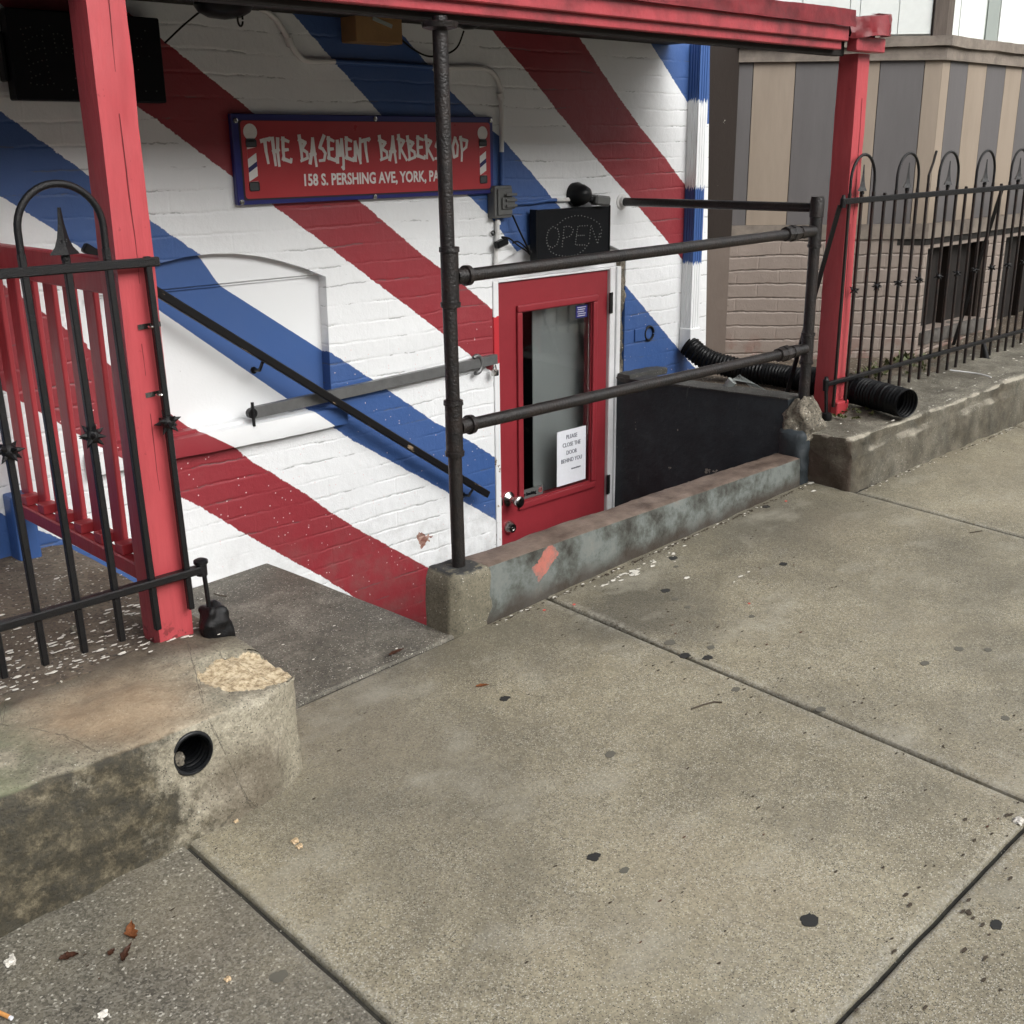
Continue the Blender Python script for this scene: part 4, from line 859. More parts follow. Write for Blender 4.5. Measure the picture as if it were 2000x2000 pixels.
def conduit_mat():
    m = N('conduit_painted', 0.45); X, Y, Z = m.sep()
    f1 = m.math('MULTIPLY', m.gt(X, 2.49, .004), m.math('SUBTRACT', 1.0, m.gt(X, 2.93, .004)))
    f2 = m.math('MULTIPLY', m.math('LESS_THAN', Z, 1.585), m.math('GREATER_THAN', X, 3.2))
    return m.out(m.mix(m.math('MAXIMUM', f1, f2), (0.72, 0.72, 0.71), BLUE_W), 0.45, m.bump(m.noise(60), 0.2, .002))
M['conduit2'] = conduit_mat()
bm = nbm(); tube(bm, Q, .0095, 10); obj('pipe', bm, 'conduit2', cd, smooth=60)
for (x, y) in ((566, 82), (978, 188)):
    p = atY(x, y, WY-.014); b = nbm(); tube(b, [p+Vector((-.004, 0, .012)), p+Vector((.004, 0, -.012))], .0135, 12); obj('coupling', b, 'conduit2', cd, smooth=50)
sw = thing('switch_box', 'grey outdoor switch box on the blue stripe right of the sign', 'switch box', (3.3, WY-.03, 1.33))
a, b2 = atY(967, 427, WY-.045), atY(1000, 362, WY-.045)
bm = nbm(); box(bm, (a.x, WY-.045, a.z), (b2.x, WY, b2.z), .006, 2); obj('case', bm, 'grey_box', sw)
bm = nbm(); W_ = b2.x-a.x
box(bm, (a.x+.012, WY-.052, a.z+.012), (b2.x-.004, WY-.0455, b2.z-.012), .002); box(bm, (a.x+.03, WY-.060, a.z+.035), (b2.x+.004, WY-.0525, b2.z-.045), .002)
for i in range(3): box(bm, (a.x+.045, WY-.068, a.z+.042+i*.022), (b2.x+.008, WY-.0605, a.z+.052+i*.022), .001)
obj('cover', bm, 'grey_box', sw)
p0 = atY(972, 429, WY-.014); p1 = atY(968, 515, WY-.014)
bm = nbm(); tube(bm, [p0, p1], .0095, 10); pp = obj('conduit', bm, 'conduit', label='short white conduit going down from the grey switch box to the door frame', cat='conduit', smooth=60)
for y in (432, 452): b = nbm(); p = atY(972, y, WY-.014); tube(b, [p, p-Vector((0, 0, .014))], .0125, 12); obj('coupling', b, 'conduit', pp, smooth=50)
b = nbm(); tube(b, arc(atY(963, 455, WY-.012), .008, 0, 6, 12), .003, 6); obj('strap', b, 'black_iron', pp)
hc = atY(975, 390, WY-.01); bm = nbm(); tube(bm, [atY(1003, 398, WY-.012), atY(1040, 396, WY-.012), atY(1070, 391, WY-.012), atY(1112, 390, WY-.012)], .008, 10)
M['conduit3'] = M['conduit']
cdh = obj('conduit', bm, 'conduit_h' if 'conduit_h' in M else 'blue_flat', label='short horizontal conduit from the grey switch box to the black wall lamp', cat='conduit', smooth=60)
b = nbm(); tube(b, [atY(1086, 390.6, WY-.012), atY(1114, 389.5, WY-.012)], .0088, 10); obj('bare_end', b, 'conduit', cdh, smooth=60)
wl = thing('wall_lamp', 'black round wall lamp with a small angled head above the open sign', 'lamp', (3.76, WY-.03, 1.40))
c_ = atY(1128, 380, WY-.02)
bm = nbm(); lathe(bm, (c_.x, WY, c_.z), (0, -1, 0), [(0, .050), (.02, .052), (.03, .046), (.05, .043), (.075, .032), (.085, .012)], 24); obj('base', bm, 'black_plastic', wl, smooth=45)
bm = nbm(); tube(bm, [(c_.x+.02, WY-.05, c_.z-.012), (c_.x+.055, WY-.06, c_.z-.025)], .014, 12); obj('arm', bm, 'black_plastic', wl, smooth=50)
bm = nbm(); bar(bm, (c_.x+.05, WY-.065, c_.z-.022), (c_.x+.135, WY-.075, c_.z-.032), .05, .042, bev=.008); obj('sensor_head', bm, 'grey_box', wl)
# open sign
OY = WY-.055
os_ = thing('open_sign', 'black unlit dotted OPEN sign above the red door', 'sign', (3.72, OY, 1.14))
a, b2 = atY(1050, 512, OY), atY(1190, 402, OY); bm = nbm(); box(bm, (a.x, OY, a.z-.01), (b2.x, OY+.035, b2.z), .003); obj('case', bm, 'black_board', os_)
bm = nbm(); box(bm, (a.x-.010, OY-.003, a.z-.012), (a.x-.0005, OY+.037, b2.z+.003), .002); box(bm, (b2.x+.0005, OY-.003, a.z-.012), (b2.x+.008, OY+.037, b2.z+.003), .002); obj('frame', bm, 'black_plastic', os_)
bm = nbm(); ccx, ccz = 1131, 455
def dots(path, n, closed=False):
    L = [0]
    for p, q_ in zip(path, path[1:]): L.append(L[-1]+math.dist(p, q_))
    for i in range(n):
        t = L[-1]*i/(n-1 if not closed else n)
        for j in range(len(path)-1):
            if L[j] <= t <= L[j+1]+1e-9:
                f = (t-L[j])/max(1e-9, L[j+1]-L[j]); x = path[j][0]+(path[j+1][0]-path[j][0])*f; y = path[j][1]+(path[j+1][1]-path[j][1])*f
                disc_cyl(bm, atY(x, y, OY-.0005), (0, -1, 0), .0026, .0018, 6); break
c8 = lambda x, y: (800+x*.2588, 400+y*.2588)
ell = [c8(x, y) for x, y in [(1060, 330), (1130, 378), (1215, 390), (1300, 350), (1355, 270), (1400, 190)]]
dots([c8(*p) for p in [(1115, 150), (1170, 105), (1240, 83), (1300, 82), (1370, 103), (1430, 140), (1448, 190), (1440, 240)]], 19)
dots([c8(*p) for p in [(1035, 290), (1060, 352), (1110, 380), (1190, 390), (1260, 378), (1310, 345), (1350, 290)]], 18)
dots([c8(*p) for p in [(1080, 165), (1045, 195), (1032, 250), (1040, 305), (1075, 325), (1110, 300), (1128, 240), (1120, 185), (1080, 165)]], 20, True)
dots([c8(*p) for p in [(1150, 315), (1158, 240), (1165, 163), (1215, 163), (1235, 190), (1215, 235), (1165, 250)]], 17)
dots([c8(*p) for p in [(1340, 157), (1270, 160), (1258, 230), (1250, 303), (1320, 303)]], 16); dots([c8(*p) for p in [(1262, 232), (1315, 230)]], 5)
dots([c8(*p) for p in [(1358, 255), (1362, 200), (1368, 152), (1392, 220), (1418, 295), (1432, 220)]], 16)
obj('led_dots', bm, 'led', os_)
cable('power_cable', [atY(1001, 420, WY-.03), atY(1020, 462, WY-.04), atY(1037, 495, WY-.05)], .0042, 'cable', 'straight black power cable from the switch box to the open sign')
pc = thing('power_plug', 'black plug with looped cable hanging beside the open sign', 'plug', tuple(atY(985, 475, WY-.03)))
bm = nbm(); bar(bm, atY(968, 480, WY-.035), atY(990, 470, WY-.035), .03, .028, bev=.006); obj('plug', bm, 'black_plastic', pc)
P = [atY(*p, WY-.04) for p in [(990, 470), (980, 463), (995, 466), (1010, 478), (1028, 490), (1035, 497), (1030, 487), (1012, 472), (1000, 476)]]
bm = nbm(); Q = []
for i in range(len(P)-1):
    p0, p1, p2, p3 = P[max(0, i-1)], P[i], P[i+1], P[min(len(P)-1, i+2)]
    for k_ in range(5):
        t = k_/5; Q.append(0.5*((2*p1)+(-p0+p2)*t+(2*p0-5*p1+4*p2-p3)*t*t+(-p0+3*p1-3*p2+p3)*t**3))
tube(bm, Q, .0035, 8); obj('lead', bm, 'cable', pc, smooth=60)

# ================================================================== RAILS ON THE WALL
hr = thing('handrail', 'worn black wooden handrail sloping down the striped wall to the door', 'handrail', (2.4, WY-.06, .7))
ha, hb = atY(163, 482, WY-.07), atY(953, 966, WY-.07)
bm = nbm(); bar(bm, ha, hb, .024, .029, bev=.004); obj('rail', bm, 'black_wood', hr)
for t in (.05, .36, .95):
    p = ha+(hb-ha)*t; b = nbm(); tube(b, [p+Vector((0, .008, -.02)), p+Vector((0, .03, -.05)), Vector((p.x, WY, p.z-.055))], .006, 8); disc_cyl(b, (p.x, WY, p.z-.055), (0, -1, 0), .013, .003, 12); obj('bracket', b, 'black_iron', hr, smooth=50)
gb = thing('steel_bar', 'grey galvanised steel channel bolted across the wall behind the handrail', 'bar', (2.6, WY-.03, .7))
ga, gb_ = atY(495, 807, WY-.03), atY(971, 701, WY-.03)
bm = nbm(); bar(bm, ga, gb_, .006, .040); bar(bm, ga+Vector((0, .010, .0185)), gb_+Vector((0, .010, .0185)), .016, .003); bar(bm, ga+Vector((0, .010, -.0185)), gb_+Vector((0, .010, -.0185)), .016, .003); obj('channel', bm, 'galv', gb)
bm = nbm(); p = ga+Vector((-.005, -.006, 0)); tube(bm, [p+Vector((0, 0, .04)), p+Vector((0, 0, -.045))], .006, 8); disc_cyl(bm, p+Vector((0, 0, .0)), (0, 1, 0), .018, .02, 14); obj('bolt', bm, 'black_iron', gb)
p = atY(931, 712, WY-.03); bm = nbm(); tube(bm, arc(p, .028, -1.9, 2.2, 14, ry=.036), .009, 10); obj('clamp', bm, 'galv', gb, smooth=60)
pk = atY(966, 718, WY-.035); bm = nbm(); box(bm, (pk.x-.014, pk.y-.012, pk.z-.035), (pk.x+.014, pk.y+.008, pk.z-.008), .005, 2); tube(bm, arc(pk+Vector((0, 0, -.01)), .009, 0, math.pi, 8, ry=.022), .003, 8); obj('padlock', bm, 'chrome', label='small padlock hanging at the door end of the steel bar', cat='padlock', smooth=40)

# ================================================================== BLACK PIPE RAILING
pr = thing('pipe_railing', 'black painted steel pipe railing with two rails above the curb wall', 'railing', (2.152, 2.46, .36))
PX, PY, RX = 2.150, 2.46, 4.080; PR = .0224
def plathe(bm, c, ax, prof, n=20): return lathe(bm, c, ax, [(h, r*.75) for h, r in prof], n)
bm = nbm(); tube(bm, [(PX+.004, PY, .355), (PX-.012, PY, 1.935)], PR*.93, 24); post_l = obj('post', bm, 'black_pipe', pr, smooth=60)
bm = nbm(); tube(bm, [(RX, PY, .55), (RX, PY, 1.392)], PR, 24); post_r = obj('post', bm, 'black_pipe', pr, smooth=60)
bm = nbm(); plathe(bm, (PX-.012, PY, 1.90), (0, 0, 1), [(0, .031), (.006, .062), (.020, .066), (.022, .05)], 24); obj('flange', bm, 'black_pipe', pr, smooth=50)
for z, zr in ((1.252, 1.274), (.812, .806)):
    bm = nbm(); tube(bm, [(PX+.05, PY, z), (RX-.05, PY, zr)], PR*.86, 24); obj('rail', bm, 'black_pipe', pr, smooth=60)
    b = nbm(); plathe(b, (PX, PY, z-.085), (0, 0, 1), [(0, .033), (.001, .0385), (.014, .0395), (.016, .0345), (.154, .0345), (.156, .0395), (.169, .0385), (.170, .033)], 24)
    plathe(b, (PX+.02, PY, z), (1, 0, 0), [(0, .031), (.035, .031), (.037, .0395), (.052, .0385), (.053, .029)], 24); obj('tee_fitting', b, 'black_pipe', pr, smooth=40)
    b = nbm(); plathe(b, (RX, PY, zr-.065), (0, 0, 1), [(0, .032), (.001, .0375), (.012, .0380), (.014, .0335), (.116, .0335), (.118, .038), (.129, .0375), (.130, .032)], 24)
    plathe(b, (RX-.02, PY, zr), (-1, 0, 0), [(0, .030), (.06, .030), (.062, .034), (.10, .034)], 24); obj('tee_fitting', b, 'black_pipe', pr, smooth=40)
    b = nbm(); plathe(b, (RX-.185, PY, zr), (1, 0, 0), [(-.030, .030), (-.028, .037), (.006, .037), (.010, .043), (.036, .043), (.040, .034), (.07, .032)], 8); obj('union_nut', b, 'black_pipe', pr)
fa = atY(1214, 394, WY)
bm = nbm(); plathe(bm, (RX, PY, 1.33), (0, 0, 1), [(0, .032), (.001, .037), (.06, .037), (.07, .0335), (.075, .0335)], 20); obj('end_cap', bm, 'black_pipe', pr, smooth=40)
bm = nbm(); tube(bm, [Vector((RX, PY+.02, 1.363)), Vector((fa.x, WY-.006, fa.z))], PR*.82, 20); obj('wall_rail', bm, 'black_pipe', pr, smooth=60)
bm = nbm(); lathe(bm, (fa.x, WY, fa.z), (0, -1, 0), [(0, .036), (.004, .035), (.006, .024), (.02, .022)], 24)
obj('wall_flange', bm, 'conduit', pr, smooth=45)

# ================================================================== CURB WALL, PIERS, SIDE WALL
def pier_warp(p):
    if p.x < 2.10 and p.y < 2.43: t = max(0, .026-((p.x-2.072)+(p.y-2.388)))*.9; p = p+Vector((t*.5, t*.5, 0))
    t = max(0, p.z-.34)*.35; return Vector((p.x+(t if p.x < 2.14 else -t*.3), p.y+(t*.5 if p.y < 2.45 else 0), p.z))
cw = thing('curb_wall', 'low weathered grey concrete curb wall with a faded orange spray mark', 'wall', (3.0, 2.45, .25))
obj('wall_body', rbox((2.165, 2.390, -1.2), (3.995, 2.522, .377), .018, .02, .0045, 9, big=(.022, .022, .05)), 'curb', cw, smooth=50)
def pw(p):
    q = pier_warp(p)
    if q.x > 2.17: q.x += .05*noise.noise(Vector((3, q.y*5, q.z*14)))+.02*(q.z-.2)*5
    return q
obj('end_pier', rbox((2.070, 2.382, -.1), (2.215, 2.535, .381), .014, .012, .004, 10, warp=pw, big=(.012, .012, .02)), 'pier', cw, smooth=50)
sw_ = thing('stair_side_wall', 'black painted retaining wall right of the basement door', 'wall', (4.08, 2.98, 0))
def swp(p): return Vector((p.x, p.y, p.z-(0.035*(p.y-2.5)) if p.z > .3 else p.z))
obj('wall_body', rbox((4.030, 2.50, -1.2), (4.150, WY-.001, .594), .008, .03, .0022, 6, warp=swp, big=(.03, .04, .06)), 'black_wall', sw_, smooth=50)
obj('wall_top', rbox((4.026, 2.50, .590), (4.152, WY-.002, .600), .004, .02, .003, 12, warp=swp, big=(.015, .02, .005)), 'black_wall_top', sw_, smooth=50)
obj('back_ledge', rbox((4.030, WY-.085, .545), (4.32, WY-.003, .585), .01, .02, .005, 14), 'black_wall_top', sw_, smooth=50)
rb = thing('post_footing', 'crumbling mortar footing round the foot of the right black pipe post', 'footing', (4.07, 2.45, .4))
obj('lower_footing', rbox((3.985, 2.393, .15), (4.052, 2.52, .475), .024, .012, .014, 14, big=(.012, .012, .015)), 'black_wall', rb, smooth=50)
def cp(p):
    k = min(1, max(0, (p.z-.44)/.19)); sc_ = 1-.62*k
    return Vector((4.082+(p.x-4.075)*sc_, 2.452+(p.y-2.452)*sc_, p.z+.006*noise.noise(p*25)))
obj('mortar', rbox((3.975, 2.385, .40), (4.175, 2.535, .600), .05, .008, .020, 20, warp=cp), 'crumble', rb, smooth=60)
# right-hand kerb
def kw(p):
    t = (p.x-4.05); z = p.z
    if z > .3: z += .043*t
    y = p.y-(.052*t if p.y < 2.4 else 0)
    if p.z > .40 and p.y < 2.24: y += .010; 
    return Vector((p.x, y, z-.004*abs(noise.noise(Vector((p.x*6, 0, 0))))))
obj('concrete_kerb', rbox((4.050, 2.200, -.05), (9.0, 2.62, .470), .018, .02, .013, 9, warp=kw, big=(.022, .02, .018)), 'kerb', smooth=55, label='mossy raised concrete kerb under the right iron fence', cat='kerb')
# left stone block with the drain hole
def bw(p):
    x, y, z = p
    if x > 1.15 and y < 2.3: f = ((x-1.15)/.215); y += .085*f*f*(1 if z < .40 else .9)
    if z > .36 and y < 2.2: z -= .12*(2.2-y)*max(0, (z-.36)/.07); 
    if z > .3 and x > 1.2: z -= .06*((x-1.2)/.16)**2*.3
    d = math.sqrt((x-1.26)**2*.7+(y-2.22)**2+(z-.43)**2)
    if d < .105: z -= .013+.006*noise.noise(Vector((x*60, y*60, 2)))+.004*noise.noise(Vector((x*140, y*140, 7))); 
    return Vector((x, y, z+.006*noise.noise(Vector((x*4, y*4, 0)))))
bm = rbox((-1.6, 2.070, -.05), (1.355, 2.505, .424), .022, .012, .0095, 9, warp=bw, big=(.012, .012, .012))
HC = Vector((1.025, 2.08, .341))
dead = [f for f in bm.faces if f.calc_center_median().y < 2.2 and f.normal.y < .2 and math.hypot(f.calc_center_median().x-HC.x, f.calc_center_median().z-HC.z) < .052]
bmesh.ops.delete(bm, geom=dead, context='FACES')
for v in bm.verts:
    if v.is_boundary and v.co.y < 2.2:
        dx, dz = v.co.x-HC.x, v.co.z-HC.z; L = math.hypot(dx, dz)
        if L < .09: v.co = Vector((HC.x+dx/L*.047, v.co.y, HC.z+dz/L*.047))
obj('stone_block', bm, 'block', smooth=60, label='old stained stone and mortar block under the left fence with a round drain hole', cat='block')
def corrugated(path, r, pitch=.016, dep=.004, n=28, wall=True, sub=None):
    """ribbed drain pipe along a smooth path, open at both ends"""
    P = [Vector(p) for p in path]; Q = []
    for i in range(len(P)-1):
        p0, p1, p2, p3 = P[max(0, i-1)], P[i], P[i+1], P[min(len(P)-1, i+2)]; m_ = max(2, int((p2-p1).length/(pitch/4)))
        for k in range(m_):
            t = k/m_; Q.append(0.5*((2*p1)+(-p0+p2)*t+(2*p0-5*p1+4*p2-p3)*t*t+(-p0+3*p1-3*p2+p3)*t**3))
    Q.append(P[-1]); s_ = 0; rs = []
    for i, p in enumerate(Q):
        if i: s_ += (p-Q[i-1]).length
        rs.append(r+dep*max(-.35, math.cos(2*math.pi*s_/pitch)))
    bm = nbm(); tube(bm, Q, rs, n, cap=False); bmesh.ops.solidify(bm, geom=bm.faces[:], thickness=.0028); return bm
dh = thing('drain_pipe', 'black corrugated drain pipe end set in the face of the left stone block', 'pipe', tuple(HC))
axd = Vector((.10, 1, .02)).normalized()
bm = corrugated([HC+Vector((0, -.010, 0)), HC+axd*.09, HC+axd*.26], .041, .014, .003); obj('pipe', bm, 'pipe_plastic', dh, smooth=60)
bm = nbm(); tube(bm, [HC+Vector((math.cos(t)*.0465, -.004, math.sin(t)*.0475)) for t in [2*math.pi*i/30 for i in range(30)]], .0050, 8, closed=True); obj('rim', bm, 'pipe_plastic', dh, smooth=60)
bm = nbm(); disc_cyl(bm, HC+axd*.25, axd, .05, .01, 20); obj('dark_end', bm, 'dark_room', dh)
for i, (dx, dz, s) in enumerate(((-.022, -.020, .017), (-.006, -.030, .010), (.004, -.034, .007))):
    p = HC+Vector((dx, .03+.02*i, dz)); bm = rbox(p-Vector((s, s, s*.7)), p+Vector((s, s, s*.7)), s*.4, s/3, s*.5, 40)
    obj('pebble', bm, 'crumble', label=('biggest grey pebble inside the drain hole', 'middle sized pebble inside the drain hole', 'smallest pebble inside the drain hole')[i], cat='pebble', smooth=40)

# ================================================================== RIGHT DOWNSPOUT AND DRAIN PIPE
ds = thing('downspout', 'square downspout painted in blue and white bands at the right end of the striped wall', 'downspout', (4.55, 3.40, .66))
xl, xr = atY(1368, 96, 3.375).x+.004, atY(1387, 96, 3.375).x
bm = nbm()
n_ = 4; w_ = xr-xl; prof = [(xl, 3.438)]
for i in range(4): y = 3.438-.0145*(i+1); prof += [(xl, y+.004), (xl+.003, y+.002), (xl+.003, y)]
prof += [(xl, 3.376)]
for i in range(3): xx = xl+w_*(i+1)/4; prof += [(xx-.004, 3.376), (xx-.002, 3.379), (xx+.002, 3.379), (xx+.004, 3.376)]
prof += [(xr, 3.376), (xr, 3.438)]
for zA, zB, ex in ((.70, 2.045, 0), ):
    A = [bm.verts.new((x-.012*(1-(zA-.6)/1.4)*0, y, zA)) for x, y in prof]; B = [bm.verts.new((x, y, zB)) for x, y in prof]
    for i in range(len(A)): bm.faces.new((A[i], A[(i+1) % len(A)], B[(i+1) % len(A)], B[i]))
bmesh.ops.recalc_face_normals(bm, faces=bm.faces[:]); obj('pipe', bm, 'downspout', ds)
bm = nbm(); box(bm, (xl-.006, 3.368, .63), (xr+.006, 3.439, .745), .004); obj('lower_sleeve', bm, 'downspout', ds)
cp_path = [(4.53, 3.40, .66), (4.545, 3.30, .60), (4.60, 3.12, .560), (4.635, 2.90, .552), (4.60, 2.70, .548)]
obj('drain_pipe', corrugated(cp_path, .050, .018, .005), 'pipe_plastic', smooth=60, label='black corrugated pipe lying on the ground from the foot of the downspout', cat='pipe')
e = atZ(1772, 789, .555)
cp2 = [(4.60, 2.74, .560), (4.57, 2.60, .562), (4.52, 2.42, .560), (e.x+.0, e.y, .556)]
obj('drain_pipe', corrugated(cp2, .058, .018, .005), 'pipe_plastic', smooth=60, label='open end of black corrugated pipe resting on the right kerb below the fence', cat='pipe')
# frayed plastic scrap stuck over the black wall
sp = atX(1425, 750, 4.12); bm = nbm(); lathe(bm, sp, (.25, -.55, .8), [(-.09, .012), (-.03, .016), (.02, .022), (.022, .004)], 14)
for i in range(9):
    t = i/8; tube(bm, [sp+Vector((0, -.01, .02)), sp+Vector((.03+.01*t, -.03-.07*t, .04-.03*t)), sp+Vector((.05+.01*t, -.10-.09*t, -.03))], .0011, 4)
obj('plastic_scrap', bm, 'frayed', label='frayed grey plastic tube end lying on top of the black side wall', cat='scrap', smooth=50)

# ================================================================== IRON FENCES
def spear(bm, x, y, z, h=.125, w=.030):
    q = [(0, .034), (.05, .031), (.16, .021), (.35, .0135), (.65, .0075), (1.0, .0040)]
    rows = []
    for f, r_ in q:
        rr = r_*w/.032; rows.append([bm.verts.new((x+rr*dx, y+rr*.6*dy, z+h*f)) for dx, dy in ((-1, 0), (0, -1), (1, 0), (0, 1))])
    for A, B in zip(rows, rows[1:]):
        for k in range(4): bm.faces.new((A[k], A[(k+1) % 4], B[(k+1) % 4], B[k]))
    bm.faces.new(rows[0][::-1]); bm.faces.new(rows[-1]); lathe(bm, (x, y, z-.015), (0, 0, 1), [(0, .006), (.003, .0095), (.010, .0095), (.013, .006)], 10)
def collar(bm, x, y, z, s=1.0):
    lathe(bm, (x, y, z-.017*s), (0, 0, 1), [(0, .006*s), (.005*s, .013*s), (.011*s, .0165*s), (.017*s, .018*s), (.023*s, .0165*s), (.029*s, .013*s), (.034*s, .006*s)], 12)
    for k in range(12):
        f = (k+.5)/12; ct = 1-2*f; st = math.sqrt(1-ct*ct); a = k*2.399963+x*7
        d = Vector((st*math.cos(a), ct, st*math.sin(a)*.8)).normalized(); p = Vector((x, y, z))
        tube(bm, [p+d*.012*s, p+d*.020*s, p+d*.033*s], [.0075*s, .0055*s, .0006], 6)
def rod(bm, a, b, w=.0155): bar(bm, a, b, w, w, (0, 1, 0), bev=.0022)
lf = thing('iron_fence', 'black iron fence with spiked collars and a hoop top on the left stone block', 'fence', (.9, 2.455, .43))
FY = 2.455
bm = nbm(); bar(bm, (-1.5, FY-.002, 1.362), (1.262, FY-.002, 1.362), .016, .021, bev=.003); obj('top_rail', bm, 'black_iron', lf)
bm = nbm(); bar(bm, (-1.5, FY-.002, .599), (1.298, FY-.002, .603), .026, .020, bev=.003); obj('bottom_rail', bm, 'black_iron', lf)
bx = lambda i: (.860+.0935*i, .8585+.0935*i+.012)     # x at the top and at the foot
for i in range(-22, 5):
    xt, xb = .868+.0935*i-.008, .868+.0935*i+.010
    b = nbm(); zt = 1.362
    if i % 4 in (1, 3): zt = 1.455
    r0_ = (xt, FY, zt if zt < 1.4 else 1.40)
    rod(b, (xb, FY, .478 if i < 4 else .505), (xt, FY, 1.40 if i % 4 in (1, 3) else (1.425 if i % 4 == 2 else 1.375)))
    o = obj('bar', b, 'black_iron', lf)
    if i % 4 == 2: s_ = nbm(); spear(s_, xt, FY, 1.392, .098, .031); obj('spear_point', s_, 'black_iron', o)
    if i % 2 == 0: s_ = nbm(); collar(s_, (xt+xb)/2, FY, .988); obj('spiked_collar', s_, 'black_iron', o, smooth=40)
for i in range(-23, 3, 4):
    x0h, x1h = .868+.0935*i-.008, .868+.0935*(i+2)-.008; b = nbm()
    tube(b, [(x0h, FY, 1.39)]+arc(((x0h+x1h)/2, FY, 1.445), (x1h-x0h)/2, math.pi, 0, 20, ry=.094)+[(x1h, FY, 1.39)], .0082, 10); obj('hoop', b, 'black_iron', lf, smooth=60)
bm = nbm(); tube(bm, [(1.294, FY-.002, .628), (1.302, FY, .48)], .006, 10); lathe(bm, (1.290, FY-.002, .586), (0, 0, 1), [(0, .014), (.030, .014), (.032, .018), (.040, .018), (.044, .010)], 12); obj('hinge_rod', bm, 'black_iron', lf, smooth=40)
bm = rbox((1.278, 2.420, .400), (1.345, 2.482, .498), .016, .007, .010, 24, warp=lambda p: Vector((1.31+(p.x-1.31)*(1.05-max(0, p.z-.43)*3.5), p.y, p.z))); obj('foot_casting', bm, 'black_iron', lf, smooth=50)
for z in (1.215, 1.055):
    bm = nbm(); bar(bm, (1.205, 2.4775, z), (1.262, 2.4775, z+.002), .003, .012, (0, 0, 1)); tube(bm, arc((1.236, 2.462, z+.001), .0115, -math.pi, 0, 8, ay=Vector((0, 1, 0))), .0028, 6); obj('pipe_strap', bm, 'chrome', lf)
# right fence
rf = thing('iron_fence', 'rusty black iron fence with a row of hoops and spear points on the right kerb', 'fence', (5.0, 2.46, .48))
GY = 2.46; gx = lambda i: 4.324+.0962*i
bm = nbm(); bar(bm, (4.285, GY-.002, 1.379), (9.0, GY-.002, 1.40), .014, .024, bev=.003); obj('top_rail', bm, 'black_iron', rf)
bm = nbm(); bar(bm, (4.245, GY-.002, .632), (9.0, GY-.002, .625), .022, .018, bev=.003); obj('bottom_rail', bm, 'black_iron', rf)
NB = 30
zt0 = lambda x: 1.379+.0045*(x-4.285)
for i in range(NB):
    x = gx(i); b = nbm(); k = i % 4; zt = zt0(x)
    end = .52+.012*(x-4.3)
    if i == 7:
        rod(b, (x, GY, end), (x, GY, zt+.05), .0115); tube(b, [(x, GY, zt+.04), (x-.003, GY, zt+.08), (x+.028, GY, zt+.135), (x+.048, GY, zt+.185)], .006, 8)
    else: rod(b, (x, GY, end), (x, GY, {0: zt+.03, 1: zt+.06, 2: zt+.03, 3: zt+.022}[k]), .0125)
    o = obj('bar', b, 'rusty_iron', rf)
    if k == 1: s_ = nbm(); spear(s_, x, GY, zt+.036, .104, .033); obj('spear_point', s_, 'black_iron', o)
    if i % 2 == 1: s_ = nbm(); collar(s_, x, GY, 1.012-.008*(x-4.4), .72); obj('spiked_collar', s_, 'black_iron', o, smooth=40)
for i in range(0, NB-2, 4):
    x0h, x1h = gx(i), gx(i+2); b = nbm(); zt = zt0(x0h)
    tube(b, [(x0h, GY, zt+.02)]+arc(((x0h+x1h)/2, GY, zt+.075), (x1h-x0h)/2, math.pi, 0, 18, ry=.105)+[(x1h, GY, zt+.02)], .0062, 8); obj('hoop', b, 'black_iron', rf, smooth=60)
bm = nbm(); lathe(bm, (4.272, GY-.002, 1.355), (0, 0, 1), [(0, .012), (.034, .013), (.04, .008), (.05, .007)], 10); lathe(bm, (4.245, GY-.002, .605), (0, 0, 1), [(0, .012), (.045, .014), (.05, .009), (.06, .008)], 10); obj('end_bolt', bm, 'black_iron', rf, smooth=40)
bm = nbm(); tube(bm, [(4.248, GY-.002, .62), (4.252, GY-.01, .50)], .0075, 8); lathe(bm, (4.255, GY-.012, .462), (0, 0, 1), [(0, .012), (.02, .022), (.045, .02), (.05, .008)], 12); obj('end_foot', bm, 'black_iron', rf, smooth=40)
bm = nbm(); bar(bm, (4.268, GY+.008, 1.365), tuple(atZ(1534, 778, .50)), .020, .008, bev=.001); obj('brace', bm, 'black_iron', rf)
bm = nbm(); bar(bm, (5.80, GY+.010, 1.375), (6.02, 2.735, .52), .018, .008, bev=.001); obj('brace', bm, 'black_iron', rf)
bm = nbm(); tube(bm, [(5.77, GY, .625), (5.775, GY-.03, .52)], [.012, .016], 10); lathe(bm, (5.775, GY-.03, .525), (0, 0, -1), [(-.02, .018), (-.005, .045), (.012, .055)], 14); obj('foot', bm, 'black_iron', rf, smooth=40)

# ================================================================== RED PICKET RAILING
rr = thing('picket_railing', 'red painted wooden picket railing between the left post and the wall', 'railing', (1.22, 3.0, .56))
bm = nbm(); box(bm, (1.190, 2.575, 1.282), (1.222, WY-.002, 1.366), .004); obj('top_rail', bm, 'red_rail', rr)
bm = nbm(); box(bm, (1.186, 2.575, .562), (1.222, WY-.002, .606), .004); obj('bottom_rail', bm, 'red_rail', rr)
for i in range(7):
    ya = 2.611+.1225*i; yb = ya+.060
    if yb > WY: yb = WY-.003
    b = nbm(); box(b, (1.2235, ya, .575), (1.239, yb, 1.340), .003); obj('picket', b, 'red_rail', rr)
    if i < 6: b = nbm(); box(b, (1.192, yb+.004, .607), (1.238, yb+.050, .634), .002); obj('spacer_block', b, 'red_rail', rr)

